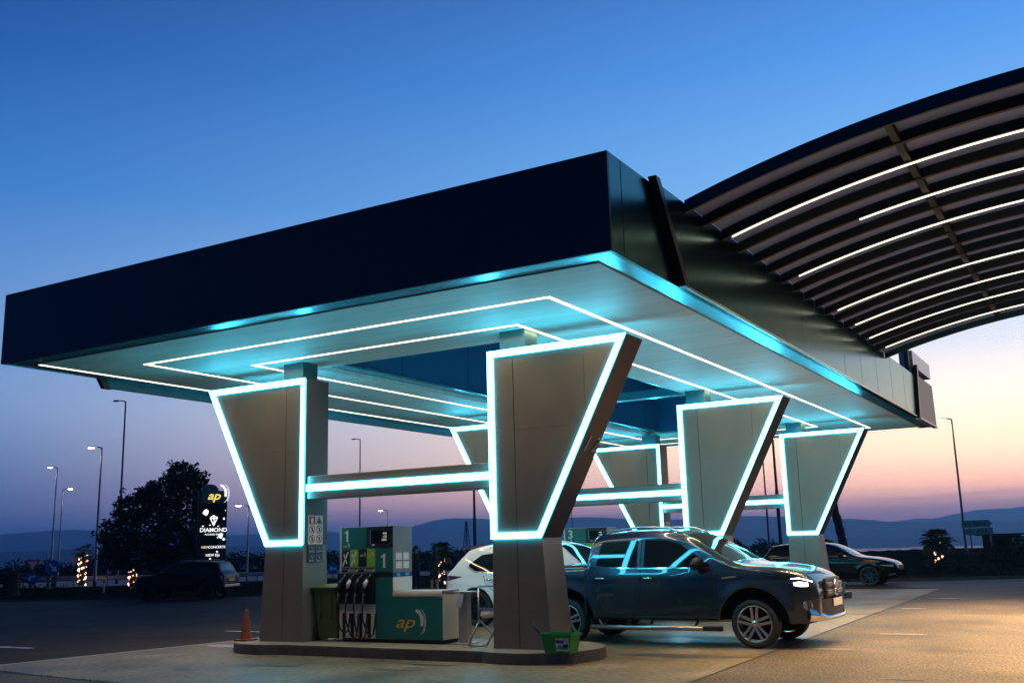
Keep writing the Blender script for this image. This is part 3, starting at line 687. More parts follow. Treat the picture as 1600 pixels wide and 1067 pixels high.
    b = MB().box(A + .03, -2.382, FY, FY + .012, .218, .742, 0)
    for i in range(4): x = A + .075 + i * .172; b.box(x, x + .055, FY - .003, FY - .0005, .225, .60, 1); b.box(x - .006, x, FY - .012, FY - .0005, .225, .60, 2)
    b.build('hose_panel', [M_cream, M_black, M_steel], t)
    # service cabinet
    F = lambda u, v, w: (u, v, w)
    b = MB().box(-2.378, -2.036, FY, FY + .3, .219, 1.149); b.lathe([(0, -.004), (.022, -.004), (.022, 0)], (-2.21, FY - .0005, 1.085), (0, -1, 0), 12, 1)
    b.prism([(-2.036, FY), (-1.094, FY), (-1.094, .72), (-2.036, .72)], F, .219, .838, 0)
    for x in (-1.97, -1.17): b.lathe([(0, -.004), (.018, -.004), (.018, 0)], (x, FY - .0005, .765), (0, -1, 0), 12, 1)
    b.build('cabinet', [M_green, M_black], t)
    b = MB().box(-1.0935, -1.075, FY + .001, .72, .219, .90, 0, .004); b.build('cabinet_end', M_cream, t)
    b = MB(); b.tube([(-2.035, FY + .045, .892), (-1.10, FY + .045, .892)], .056, 14, 0); b.box(-2.025, -1.10, FY + .046, .72, .842, .947, 0)
    b.box(-1.099, -1.06, FY + .0, .725, .902, .950, 1, .006)
    b.build('counter_top', [M_cream, M_grey], t, fix=True)
    b = MB(); logo(b, (-1.99, FY - .0005, .39), .27, 0, 1); b.build('cabinet_logo', [M_yellow, M_silver], t)
    return t
pump(0, 0, '1', 'teal and grey fuel pump numbered 1 with a low service cabinet beside it')
def pump_upper(dx, dy, num, label):
    t = pump(0, 0, num, label); t.location.x += dx; t.location.y += dy; return t
pump_upper(.10, ROW - .05, '3', 'teal fuel pump numbered 3, its head showing above the pickup bed')

t = thing('wheelie_bin', (-3.36, .52, KT), 'green two-wheeled rubbish bin between the left column and the front pump', 'bin')
b = MB(); S = lambda x0, x1, y0, y1, z: [(x0, y0, z), (x1, y0, z), (x1, y1, z), (x0, y1, z)]
b.add(S(-3.545, -3.16, .30, .74, .20) + S(-3.60, -3.135, .21, .80, 1.0), [(3, 2, 1, 0), (0, 1, 5, 4), (1, 2, 6, 5), (2, 3, 7, 6), (3, 0, 4, 7), (4, 5, 6, 7)])
b.box(-3.615, -3.122, .195, .815, .955, 1.0, bev=.008)
for x in (-3.47, -3.24): b.box(x - .012, x + .012, .205, .24, .5, .95)
b.build('bin_body', M_bin, t, fix=True)
b = MB().grid(lambda u, v: (-3.635 + .52 * u, .17 + .68 * v, 1.003 + .055 * math.sin(math.pi * v) ** .6 * (math.sin(math.pi * u) ** .4)), 10, 10)
b.box(-3.635, -3.115, .17, .85, .99, 1.012, bev=.006); b.tube([(-3.6, .86, 1.0), (-3.15, .86, 1.0)], .016, 8)
b.build('bin_lid', M_bin, t)
for x in (-3.60, -3.17): MB().lathe([(.0, -.03), (.06, -.03), (.10, -.025), (.112, 0), (.10, .025), (.06, .03), (0, .03)], (x, .70 if x > -3.5 else .34, KT + .112), (1, 0, 0), 18).build('wheel', M_rubber, t)

t = thing('traffic_cone', (-4.9, .02, KT), 'faded orange traffic cone at the foot of the left column', 'cone')
b = MB().lathe([(.098, .02), (.092, .05), (.03, .47), (.026, .50), (.018, .50), (.018, .47)], (-4.9, .02, KT), (0, 0, 1), 20, 0); b.build('cone_body', M_cone, t)
MB().lathe([(.0735, .16), (.0515, .31)], (-4.9, .02, KT), (0, 0, 1), 20).build('cone_band', M_conew, t)
MB().box(-5.04, -4.76, -.12, .16, KT, KT + .028, bev=.01).build('cone_base', M_cone, t)

t = thing('towel_post', (-.86, .56, KT), 'pale steel post holding white paper towels at the end of the pump cabinet', 'post')
MB().box(-.925, -.765, .48, .60, KT + .02, .905, bev=.006).build('post', M_steelpale, t)
MB().box(-1.0, -.70, .36, .70, KT, KT + .02, bev=.004).build('base_plate', M_cream, t)
MB().box(-.97, -.66, .42, .62, .906, .93, bev=.004).build('shelf', M_steelpale, t)
b = MB().grid(lambda u, v: (-.885 + (.075 + .018 * math.sin(5 * u * 6.28 + 3 * v)) * math.cos(6.283 * u) * (1 - .5 * v ** 2), .435 + (.05 + .012 * math.sin(7 * u * 6.28)) * math.sin(6.283 * u) * (1 - .5 * v ** 2), .905 - .215 * v + .015 * math.sin(4 * 6.28 * u)), 36, 8)
b.build('paper_towel', M_cloth, t)

t = thing('folding_stand', (-.32, .40, KT), 'grey tubular folding stand half hidden behind the front right column', 'stand')
b = MB(); r_ = .013
b.tube([(-.44, .30, .99), (-.445, .30, .55), (-.43, .30, .50)], r_); b.tube([(-.44, .30, .99), (-.42, .30, 1.01), (-.05, .30, 1.01)], r_)
b.tube([(-.43, .30, .52), (-.55, .18, KT + .012)], r_); b.tube([(-.43, .31, .52), (-.16, .48, KT + .012)], r_); b.tube([(-.55, .18, KT + .013), (-.36, .18, KT + .013), (-.27, .24, KT + .013)], r_); b.tube([(-.27, .24, KT + .013), (-.08, .30, .52)], r_)
b.tube([(-.05, .30, 1.01), (-.06, .30, .50), (.02, .18, KT + .013)], r_)
b.build('stand_frame', M_steel, t)
b = MB().box(-.44, -.05, .287, .313, .665, .70, bev=.004); b.build('cross_bar', M_steel, t)
b = MB().tube([(-.40, .34, .60), (-.08, .34, .62)], .055, 14); b.build('paper_roll', M_cloth, t)

def bucket(x, y, z, label, lab=True, s=1.):
    t = thing('bucket', (x, y, z), label, 'bucket', 'green window cleaning buckets')
    def ring(hx, hy, zz): return [(x + sx * hx * s, y + sy * hy * s, z + zz * s) for sx, sy in ((-1, -1), (1, -1), (1, 1), (-1, 1))]
    b = MB(); v = ring(.19, .12, 0) + ring(.225, .15, .25) + ring(.212, .137, .25) + ring(.18, .11, .02)
    b.add(v, [(3, 2, 1, 0)] + [(k * 4 + i, k * 4 + (i + 1) % 4, k * 4 + 4 + (i + 1) % 4, k * 4 + 4 + i) for k in range(3) for i in range(4)] + [(12, 13, 14, 15)])
    b.box(x - .235 * s, x + .235 * s, y - .165 * s, y - .150 * s, z + .215 * s, z + .255 * s); b.box(x - .235 * s, x + .235 * s, y + .150 * s, y + .165 * s, z + .215 * s, z + .255 * s)
    b.box(x - .24 * s, x - .225 * s, y - .149 * s, y + .149 * s, z + .215 * s, z + .255 * s); b.box(x + .225 * s, x + .24 * s, y - .149 * s, y + .149 * s, z + .215 * s, z + .255 * s)
    b.build('bucket_body', M_bucket, t, fix=True)
    if lab:
        L_ = lambda u, v: Vector((x + u, y - .121 - .03 * v / .25 - .002, z + v))
        b = MB(); k = lambda u0, v0, u1, v1, mi, e: b.add([L_(u0, v0) + Vector((0, -e, 0)), L_(u1, v0) + Vector((0, -e, 0)), L_(u1, v1) + Vector((0, -e, 0)), L_(u0, v1) + Vector((0, -e, 0))], [(0, 1, 2, 3)], mi)
        k(-.01, .03, .19, .20, 0, 0); k(.0, .13, .12, .17, 1, .001); k(.02, .05, .17, .10, 2, .001); k(.10, .075, .18, .12, 3, .002)
        b.build('bucket_label', [M_label, M_signblue, mat('label_teal', (.05, .25, .25), .4), M_black], t)
    return t
bucket(1.20, -.20, KT, 'green plastic bucket with a printed label and a squeegee, on the front island')
bucket(1.12, 2 * ROW + .3, KT, 'small green bucket on the far island, in front of the black estate car', False)
t = thing('squeegee', (1.0, -.2, KT), 'black handled squeegee standing in the labelled green bucket', 'squeegee')
MB().tube([(1.06, -.18, .20), (.80, -.33, .555)], .011, 8).build('handle', M_black, t)
MB().box(1.03, 1.13, -.2, -.16, KT + .03, .21, bev=.005).build('head', M_black, t)
# ================================================================== VEHICLES
def smooth_profile(pts):
    """Catmull-like monotone interpolation through (x, z)"""
    xs = [p[0] for p in pts]; zs = [p[1] for p in pts]; n = len(pts)
    d = [(zs[i + 1] - zs[i]) / (xs[i + 1] - xs[i]) for i in range(n - 1)]
    m = [d[0]] + [0 if d[i - 1] * d[i] <= 0 else 2 * d[i - 1] * d[i] / (d[i - 1] + d[i]) for i in range(1, n - 1)] + [d[-1]]
    def f(x):
        if x <= xs[0]: return zs[0]
        for i in range(n - 1):
            if x <= xs[i + 1]:
                h = xs[i + 1] - xs[i]; t = (x - xs[i]) / h
                return zs[i] * (1 + 2 * t) * (1 - t) ** 2 + h * m[i] * t * (1 - t) ** 2 + zs[i + 1] * t * t * (3 - 2 * t) + h * m[i + 1] * t * t * (t - 1)
        return zs[-1]
    return f
def bool_cut(o, cutters):
    for c in cutters:
        md = o.modifiers.new('b', 'BOOLEAN'); md.object = c; md.operation = 'DIFFERENCE'; md.solver = 'EXACT'
    dg = bpy.context.evaluated_depsgraph_get(); me = bpy.data.meshes.new_from_object(o.evaluated_get(dg))
    o.modifiers.clear(); old = o.data; o.data = me; bpy.data.meshes.remove(old)
    for c in cutters: m_ = c.data; bpy.data.objects.remove(c); bpy.data.meshes.remove(m_)
class Car:
    """A car shell lofted along x (forward) from a side profile and a width function."""
    def __init__(s, name, label, cat, loc, rz, top, bot, hw, zb, zr, hwr, paint, xr, xf, wheels, wr, arch, zsill=.35, zmid=.75, crease=.9, group=None, rear_taper=.22, front_taper=.42, taper_len=.75):
        s.top, s.bot = smooth_profile(top), smooth_profile(bot)
        s.hw, s.zb, s.zr, s.hwr, s.xr, s.xf, s.wheels, s.wr, s.arch = hw, zb, zr, hwr, xr, xf, wheels, wr, arch
        s.zsill, s.zmid, s.crease, s.rt, s.ft, s.tl = zsill, zmid, crease, rear_taper, front_taper, taper_len
        s.t = thing(name, loc, label, cat, group, rz); s.paint = paint
        b = MB(); nx, nz, nt_ = 110, 20, 8
        xs = [xr + (xf - xr) * (.5 - .5 * math.cos(math.pi * (i / nx))) * .35 + (xf - xr) * (i / nx) * .65 for i in range(nx + 1)]
        ring = None
        for x in xs:
            zt_, z0 = s.top(x), s.bot(x); pts = []
            for k in range(nz + 1):
                q = k / nz; q = q ** .9; z = z0 + (zt_ - z0) * q; pts.append((s.Wr(x, z), z))
            ye = pts[-1][0]
            for k in range(1, nt_ + 1): y = ye * (1 - k / nt_); pts.append((y, zt_ + s.crown(x) * (1 - (y / max(ye, .01)) ** 2)))
            full = [(x, y, z) for y, z in pts] + [(x, -y, z) for y, z in pts[:-1][::-1]]
            ring = len(full); b.v += [Vector(p) for p in full]
        for i in range(nx):
            for k in range(ring):
                b.f.append([i * ring + k, (i + 1) * ring + k, (i + 1) * ring + (k + 1) % ring, i * ring + (k + 1) % ring]); b.m.append(0); b.sm.append(True)
        b.f.append(list(range(ring))); b.m.append(0); b.sm.append(False)
        b.f.append([nx * ring + k for k in range(ring)][::-1]); b.m.append(0); b.sm.append(False)
        s.body = b.build('body', [paint, M_wellblack], s.t, local=True, fix=True)
        cut = []
        for wx in wheels:
            for sy in (1, -1):
                c = MB().lathe([(0, 0), (arch, 0), (arch, .55), (0, .55)], (wx, sy * (hw - .33), wr), (0, sy, 0), 40, 1, False)
                cut.append(c.build('cutter', [paint, M_wellblack], None, fix=True))
                cut[-1].location = s.t.location; cut[-1].rotation_euler = s.t.rotation_euler
        bpy.context.view_layer.update(); bool_cut(s.body, cut)
    def crown(s, x): return .035
    def taper(s, x):
        f = max(0, (x - (s.xf - s.tl)) / s.tl); r = max(0, ((s.xr + .5) - x) / .5)
        return 1 - s.ft * f ** 2.6 - s.rt * r ** 2.6
    def W(s, x, z):
        if z < s.zmid: w = s.hw - .07 * ((s.zmid - z) / max(.01, s.zmid - .15)) ** 2
        elif z < s.zb: w = s.hw - .035 * ((z - s.zmid) / (s.zb - s.zmid)) ** 2
        else: q = (z - s.zb) / (s.zr - s.zb); w = s.hw - .035 - (s.hw - .035 - s.hwr) * (q * .82 + .18 * q * q)
        w += .012 * math.exp(-((z - s.crease) / .035) ** 2)
        for wx in s.wheels:
            d = math.hypot(x - wx, z - s.wr); w += .030 * math.exp(-(max(0, d - s.arch) / .09) ** 2) if z < s.zb - .05 else 0
        return w * s.taper(x)
    def Wr(s, x, z):
        zt_ = s.top(x); r = .10 if zt_ > s.zb + .12 else .07; w = s.W(x, z); d = z - (zt_ - r)
        return w - (r * .8 * (1 - math.sqrt(max(0, 1 - (d / r) ** 2))) if d > 0 else 0)
    def P(s, x, z, sy, e=.004): return (x, sy * (s.Wr(x, z) + e), z)
    def side_patch(s, name, lo, hi, m, e=.004, nx=26, nz=6, sides=(1, -1), parent=None):
        """lo/hi: (x,z) polylines giving lower and upper edge over the same x range"""
        for sy in sides:
            x0, x1 = lo[0][0], lo[-1][0]; b = MB()
            def fn(u, v): x = x0 + (x1 - x0) * u; a, c = lerp_list(lo, x), lerp_list(hi, x); return s.P(x, a + (c - a) * v, sy, e)
            b.grid(fn, nx, nz); o = b.build(name, m, parent or s.t, local=True)
        return o
    def side_line(s, pts, w, m, e=.003, name='trim_line', sides=(1, -1)):
        for sy in sides:
            P_ = []
            for (x0, z0), (x1, z1) in zip(pts, pts[1:]):
                k = max(1, int(math.hypot(x1 - x0, z1 - z0) / .05)); P_ += [(x0 + (x1 - x0) * i / k, z0 + (z1 - z0) * i / k) for i in range(k)]
            P_.append(pts[-1]); vs = []
            for i, (x, z) in enumerate(P_):
                a, c = P_[max(0, i - 1)], P_[min(len(P_) - 1, i + 1)]; d = Vector((c[0] - a[0], c[1] - a[1])).normalized(); nx_, nz_ = -d.y * w / 2, d.x * w / 2
                vs += [s.P(x + nx_, z + nz_, sy, e), s.P(x - nx_, z - nz_, sy, e)]
            o = MB().add(vs, [(2 * i, 2 * i + 1, 2 * i + 3, 2 * i + 2) for i in range(len(P_) - 1)], 0, True).build(name, m, s.t, local=True)
        return o
    def top_patch(s, name, x0, x1, f0, f1, m, e=.006, nx=16, ny=12):
        def fn(u, v):
            x = x0 + (x1 - x0) * u; h = .01; sl = (s.top(x + h) - s.top(x - h)) / (2 * h); n = Vector((-sl, 0, 1)).normalized()
            f = f0 + (f1 - f0) * u; ye = s.Wr(x, s.top(x)); y = ye * f * (2 * v - 1); z = s.top(x) + s.crown(x) * (1 - (y / ye) ** 2)
            return (x + n.x * e, y, z + n.z * e)
        return MB().grid(fn, nx, ny).build(name, m, s.t, local=True)
    def put_wheels(s, style='twin', tyre_w=.24, rim=.72, alloy=None):
        alloy = alloy or M_alloy
        for wx in s.wheels:
            for sy in (1, -1):
                c = Vector((wx, sy * (s.hw - tyre_w / 2 - .012), s.wr)); R_ = s.wr; q = R_ * rim; h = tyre_w / 2
                ty = MB().lathe([(q, -h * .9), (R_ * .93, -h), (R_ * .985, -h * .8), (R_, -h * .4), (R_, h * .4), (R_ * .985, h * .8), (R_ * .93, h), (q + .012, h * .92), (q, h * .86)], c, (0, sy, 0), 40)
                o = ty.build('wheel', M_tyre, s.t, local=True)
                b = MB(); ax = Vector((0, sy, 0))
                b.lathe([(q * .985, h * .60), (q, h * .88), (q * .955, h * .93), (q * .93, h * .74), (q * .93, -h)], c, ax, 40)
                b.lathe([(0, h * .78), (q * .17, h * .76), (q * .21, h * .55), (q * .2, h * .3)], c, ax, 20)
                ns = 5 if style == 'twin' else (10 if style == 'ten' else 7)
                for k in range(ns):
                    for off in ((-.115, .115) if style == 'twin' else (0,)):
                        an = 2 * math.pi * k / ns + .3; u = Vector((math.cos(an), 0, math.sin(an))); p = Vector((-u.z, 0, u.x)); ww = q * (.075 if style == 'twin' else .085)
                        a0 = u * q * .14 + p * off * q * .9; a1 = u * q * .95 + p * off * q * 1.5
                        vs = [c + a0 + p * ww + ax * h * .76, c + a0 - p * ww + ax * h * .76, c + a1 - p * ww + ax * h * .84, c + a1 + p * ww + ax * h * .84]
                        vs += [v_ - ax * .03 for v_ in vs]
                        b.add(vs, [(0, 1, 2, 3), (0, 4, 5, 1), (1, 5, 6, 2), (2, 6, 7, 3), (3, 7, 4, 0)])
                b.build('rim', alloy, o, local=True, fix=True)
                MB().lathe([(0, -.02), (q * .9, -.02), (q * .9, -.04), (0, -.04)], c, ax, 24).build('brake_disc', M_wellblack, o, local=True)
    def mirror_pair(s, x, z, m, size=1., glass=True):
        for sy in (1, -1):
            y = s.W(x, z); b = MB()
            b.grid(lambda u, v: (x - .07 * size + .14 * size * (.5 - .5 * math.cos(math.pi * v)) * 1 + .03 * math.sin(6.28 * u) * math.sin(math.pi * v), sy * (y + .14 + .115 * size * math.cos(6.283 * u) * math.sin(math.pi * v) ** .7), z + .045 + .085 * size * math.sin(6.283 * u) * math.sin(math.pi * v) ** .7), 16, 8)
            b.tube([(x + .01, sy * (y - .02), z - .03), (x, sy * (y + .09), z + .0)], [.04, .03], 8)
            b.build('mirror', m, s.t, local=True)
    def handles(s, pts, m):
        for x, z in pts:
            for sy in (1, -1):
                b = MB().tube([s.P(x - .09, z, sy, .012), s.P(x - .06, z + .004, sy, .035), s.P(x + .05, z + .004, sy, .035), s.P(x + .08, z, sy, .012)], .013, 8); b.build('door_handle', m, s.t, local=True)
def plate(car, x, y0, y1, z0, z1, e, fwd):
    b = MB().box(min(x, x + fwd * e), max(x, x + fwd * e), y0, y1, z0, z1); return b.build('number_plate', M_white, car.t, local=True)

# ---- pickup truck ---------------------------------------------------------
ptop = [(-1.40, .95), (-1.36, 1.15), (-1.30, 1.205), (.20, 1.225), (.30, 1.23), (.345, 1.24), (.36, 1.40), (.39, 1.63), (.47, 1.705), (.75, 1.745), (1.15, 1.765), (1.6, 1.752), (1.92, 1.70), (2.10, 1.635), (2.35, 1.50), (2.65, 1.325), (2.80, 1.25), (2.95, 1.215), (3.3, 1.185), (3.6, 1.14), (3.82, 1.065), (3.93, .99), (4.0, .90), (4.02, .80)]
pbot = [(-1.40, .62), (-1.2, .52), (-.4, .44), (.3, .40), (2.5, .40), (2.8, .42), (3.5, .36), (3.85, .36), (3.97, .42), (4.02, .50)]
tr = Car('pickup_truck', 'dark graphite double cab pickup with a lit headlamp, parked behind the front island', 'pickup', (0, 3.30, 0), 0, ptop, pbot, .95, 1.19, 1.765, .735, M_truck, -1.40, 4.02, (-.07, 3.08), .358, .53, zmid=.82, crease=1.06, front_taper=.22, rear_taper=.08, taper_len=.85)
tr.put_wheels('twin', .25, .745)
tr.side_patch('side_window', [(.50, 1.24), (.62, 1.215), (1.22, 1.195)], [(.50, 1.25), (.58, 1.60), (1.22, 1.625)], M_glass, nx=30)
tr.side_patch('side_window', [(1.34, 1.195), (2.42, 1.195)], [(1.34, 1.625), (1.72, 1.605), (1.95, 1.54), (2.42, 1.24)], M_glass, nx=30)
tr.side_line([(.46, 1.235), (.62, 1.205), (1.25, 1.185), (2.46, 1.18)], .018, M_chrome, .007, 'chrome_trim')
tr.top_patch('windscreen', 2.0, 2.765, .90, .93, M_glass, .006)
b = MB()  # door gaps
tr.side_line([(1.285, 1.62), (1.285, .95), (1.25, .52)], .011, M_seam, .002, 'door_gap')
tr.side_line([(.42, 1.22), (.44, .95), (.62, .80), (.55, .55), (.70, .48)], .011, M_seam, .002, 'door_gap')
tr.side_line([(2.46, 1.17), (2.50, .95), (2.50, .52), (2.42, .46)], .011, M_seam, .002, 'door_gap')
tr.side_line([(.70, .475), (2.42, .465)], .012, M_seam, .002, 'door_gap')
tr.side_line([(.315, 1.215), (.315, .48)], .035, M_seam, .002, 'bed_gap')
tr.side_line([(-1.30, 1.185), (.27, 1.205)], .022, M_steelpale, .006, 'bed_rail')
MB().box(-1.30, .33, -.86, .86, 1.215, 1.243, bev=.01).build('bed_cover', M_black, tr.t, local=True)
tr.side_line([(2.85, 1.165), (3.3, 1.135), (3.62, 1.085)], .008, M_seam, .002, 'bonnet_gap')
tr.handles([(.60, 1.03), (1.42, 1.03)], M_chrome)
tr.mirror_pair(2.27, 1.20, M_black, 1.15)
for sy in (1, -1):   # roof rails and side steps
    MB().tube([(.56, sy * .60, 1.70), (.66, sy * .615, 1.785), (1.2, sy * .62, 1.83), (1.65, sy * .62, 1.81), (1.85, sy * .61, 1.74), (1.92, sy * .60, 1.705)], .02, 8).build('roof_rail', M_steel, tr.t, local=True)
    b = MB().tube([(.42, sy * .99, .285), (2.30, sy * .99, .285)], .036, 10)
    o = b.build('side_step', M_steel, tr.t, local=True)
    for x in (.6, 1.4, 2.15): MB().tube([(x, sy * .99, .28), (x, sy * .7, .42)], .02, 6).build('step_bracket', M_black, o, local=True)
    MB().box(2.30, 2.60, sy * 1.0 if sy < 0 else .93, sy * .93 if sy < 0 else 1.0, .25, .32, bev=.01).build('step_end', M_black, o, local=True)
# nose
for sy in (1, -1):
    tr.side_patch('headlight', [(3.58, .965), (3.72, .885), (3.95, .855)], [(3.58, .975), (3.72, 1.005), (3.95, .955)], mat('headlamp_housing', (.03, .03, .035), .08, .2, coat=1), .008, 22, 6, (sy,))
    tr.side_patch('headlight_glow', [(3.70, .912), (3.78, .893), (3.89, .893)], [(3.70, .95), (3.78, .962), (3.89, .945)], M_headlit, .014, 14, 4, (sy,))
    tr.side_patch('headlight_glow', [(3.66, 1.002), (3.78, 1.006), (3.945, .955)], [(3.66, 1.008), (3.78, 1.020), (3.945, .967)], M_headlit, .012, 14, 2, (sy,))
    b = MB(); c = tr.P(3.86, .62, sy, -.01); ax = Vector((.45, sy * .9, 0)); b.lathe([(.055, .0), (.075, .015), (.062, .03), (.05, .022)], c, ax, 20, 0); b.lathe([(0, .022), (.052, .020)], c, ax, 20, 1); b.build('fog_lamp', [M_chrome, M_lens], tr.t, local=True)
b = MB().box(4.0, 4.055, -.44, .44, .70, 1.0, 0, .03); b.build('grille', M_black, tr.t, local=True)
b = MB()
for z in (.79, .90):
    for sy in (1, -1): MB().box(4.05, 4.085, sy * .29 - .14, sy * .29 + .14, z - .03, z + .03, 0, .008).build('grille_bar', M_steel, tr.t, local=True)
b = MB(); c = (4.085, 0, .845); b.lathe([(.115, 0), (.125, .014), (.105, .02), (.10, .005)], c, (1, 0, 0), 28)
for k in range(3): a = R(90 + 120 * k); b.tube([c, (4.098, .11 * math.cos(a), .845 + .11 * math.sin(a))], [.02, .006], 6)
b.build('emblem', M_chrome, tr.t, local=True)
b = MB()   # front bumper: black centre, chrome skid
def bump(u, v, e=0.): y = -.86 + 1.72 * u; x = 3.99 + .10 * math.sqrt(max(0, 1 - (y / .93) ** 2)) - .16 * (abs(y) / .86) ** 4 + e; return (x, y, v)
b.grid(lambda u, v: bump(u, .42 + .28 * v), 24, 4); b.build('bumper', M_black, tr.t, local=True)
b = MB().grid(lambda u, v: bump(u, .40 + (.06 + .12 * max(0, abs(2 * u - 1) - .6) / .4) * v, .02 + .02 * math.sin(math.pi * v)), 28, 5); b.build('skid_plate', M_chrome, tr.t, local=True)
b = MB().box(4.098, 4.108, -.26, .26, .585, .695); b.build('number_plate', mat('plate', (.5, .5, .48), .4), tr.t, local=True)
MB().tube([(.62, .35, 1.70), (.42, .35, 1.98)], [.006, .003], 6).build('aerial', M_black, tr.t, local=True)
tr.side_patch('indicator', [(2.62, 1.02), (2.86, 1.035)], [(2.62, 1.035), (2.86, 1.06)], M_chrome, .006, 6, 2)

# ---- white crossover --------------------------------------------------------
wtop = [(-2.28, .85), (-2.26, 1.0), (-2.20, 1.06), (-2.05, 1.14), (-1.80, 1.40), (-1.66, 1.53), (-1.2, 1.62), (-.5, 1.665), (.1, 1.64), (.42, 1.575), (.75, 1.36), (1.05, 1.16), (1.25, 1.06), (1.7, .98), (2.05, .90), (2.22, .78), (2.27, .65)]
wbot = [(-2.28, .50), (-2.1, .38), (-1.4, .30), (1.4, .30), (2.0, .32), (2.27, .42)]
ws = Car('crossover_car', 'white crossover car filling up at the pumps, its tail beside the folding stand', 'car', (-2.22, 6.02, 0), 0, wtop, wbot, .91, 1.05, 1.62, .66, M_whitecar, -2.28, 2.27, (-1.36, 1.34), .36, .42, zmid=.7, crease=.88, rear_taper=.30, front_taper=.4)
ws.put_wheels('ten', .23, .70, M_alloyd)
ws.side_patch('side_window', [(-1.58, 1.20), (-1.40, 1.10), (-.5, 1.07)], [(-1.58, 1.24), (-1.30, 1.43), (-.5, 1.50)], M_glass)
ws.side_patch('side_window', [(-.42, 1.07), (.82, 1.05)], [(-.42, 1.50), (.1, 1.48), (.35, 1.42), (.82, 1.09)], M_glass)
ws.side_line([(-1.62, 1.20), (-1.40, 1.085), (-.5, 1.055), (.85, 1.035)], .016, M_chrome, .007, 'chrome_trim')
ws.top_patch('windscreen', .44, 1.05, .90, .92, M_glass)
ws.top_patch('rear_window', -2.0, -1.72, .80, .80, M_glass)
MB().grid(lambda u, v: (-1.98 + .42 * u, -.60 + 1.2 * v, 1.535 + .09 * u + .02 * math.sin(math.pi * v)), 6, 8).build('roof_spoiler', M_whitecar, ws.t, local=True)
ws.side_patch('tail_light', [(-2.20, .91), (-2.05, .92), (-1.72, .985)], [(-2.20, 1.0), (-2.05, 1.025), (-1.72, .995)], M_tailred, .008, 14, 4)
ws.side_line([(-.46, 1.5), (-.46, .8), (-.5, .42)], .010, M_seam, .002, 'door_gap'); ws.side_line([(-1.22, 1.09), (-1.12, .85), (-.92, .70), (-.9, .42)], .010, M_seam, .002, 'door_gap')
ws.side_line([(-2.1, .42), (-1.85, .44)], .10, M_black, .004, 'sill_cladding'); ws.side_line([(-.92, .36), (.90, .36)], .12, M_black, .004, 'sill_cladding')
ws.handles([(-1.02, .93), (.0, .92)], M_chrome); ws.mirror_pair(.72, 1.06, M_whitecar)
plate(ws, -2.285, -.26, .26, .68, .79, .01, -1)

# ---- black estate -------------------------------------------------------------
btop = [(-2.26, .78), (-2.24, .93), (-2.18, .98), (-2.08, 1.05), (-1.92, 1.26), (-1.80, 1.345), (-1.4, 1.39), (-.7, 1.415), (-.1, 1.40), (.2, 1.35), (.55, 1.20), (.92, .99), (1.1, .94), (1.6, .88), (2.0, .79), (2.2, .70), (2.28, .58)]
bbot = [(-2.26, .45), (-2.1, .30), (-1.4, .24), (1.4, .24), (2.0, .22), (2.28, .30)]
be = Car('estate_car', 'black low estate car beyond the farthest island, facing right', 'car', (-.83, 23.55, 0), 0, btop, bbot, .90, .97, 1.39, .62, M_blackcar, -2.26, 2.28, (-1.36, 1.40), .325, .375, zmid=.62, crease=.76)
be.put_wheels('ten', .23, .78, M_alloyd)
for w_ in [o for o in bpy.data.objects if o.parent == be.t and o.name.startswith('wheel')]:
    pass
be.side_patch('side_window', [(-1.80, 1.06), (-1.5, .995), (.82, .985)], [(-1.80, 1.10), (-1.55, 1.25), (-.5, 1.31), (.1, 1.27), (.82, .995)], M_glass, nx=40)
be.top_patch('windscreen', .2, .92, .90, .92, M_glass); be.top_patch('rear_window', -2.05, -1.83, .8, .8, M_glass)
be.side_patch('headlight', [(1.78, .66), (2.16, .60)], [(1.78, .68), (2.16, .68)], M_lens, .008, 10, 4)
be.side_patch('fog_intake', [(2.0, .33), (2.2, .35)], [(2.0, .40), (2.2, .41)], M_chrome, .008, 6, 3)
be.side_line([(-.5, 1.3), (-.5, .4)], .01, M_seam, .002, 'door_gap'); be.handles([(-.95, .80), (.05, .79)], M_blackcar); be.mirror_pair(.55, .98, M_blackcar, .9)
MB().tube([(-2.02, -.45, 1.335), (-2.02, .45, 1.335)], .025, 8).build('roof_spoiler', M_blackcar, be.t, local=True)
b = MB().box(2.25, 2.295, -.32, .32, .50, .66, 0, .02); b.build('grille', M_black, be.t, local=True)

# ---- dark compact suv, far left ------------------------------------------------
dtop = [(-2.15, .85), (-2.13, 1.0), (-2.08, 1.06), (-1.98, 1.15), (-1.83, 1.45), (-1.74, 1.55), (-1.3, 1.60), (-.6, 1.62), (0, 1.59), (.3, 1.53), (.6, 1.36), (.95, 1.14), (1.1, 1.08), (1.6, 1.04), (1.95, .97), (2.1, .85), (2.16, .70)]
dbot = [(-2.15, .50), (-2.0, .42), (-1.3, .34), (1.3, .34), (1.9, .36), (2.16, .48)]
ds = Car('compact_suv', 'dark compact SUV parked at the far kerb below the tall advertising sign', 'car', (-27.9, 19.2, gz(-27.9)), R(-159), dtop, dbot, .89, 1.08, 1.62, .68, M_darksuv, -2.15, 2.16, (-1.33, 1.33), .36, .41, zmid=.75, crease=.98, rear_taper=.16)
ds.put_wheels('seven', .22, .66, M_alloyd)
ds.side_patch('side_window', [(-1.70, 1.20), (-1.4, 1.10), (.75, 1.10)], [(-1.70, 1.24), (-1.5, 1.42), (-.5, 1.50), (.2, 1.45), (.75, 1.13)], M_glass, nx=40)
ds.top_patch('windscreen', .32, .95, .9, .92, M_glass); ds.top_patch('rear_window', -1.97, -1.80, .8, .8, M_glass)
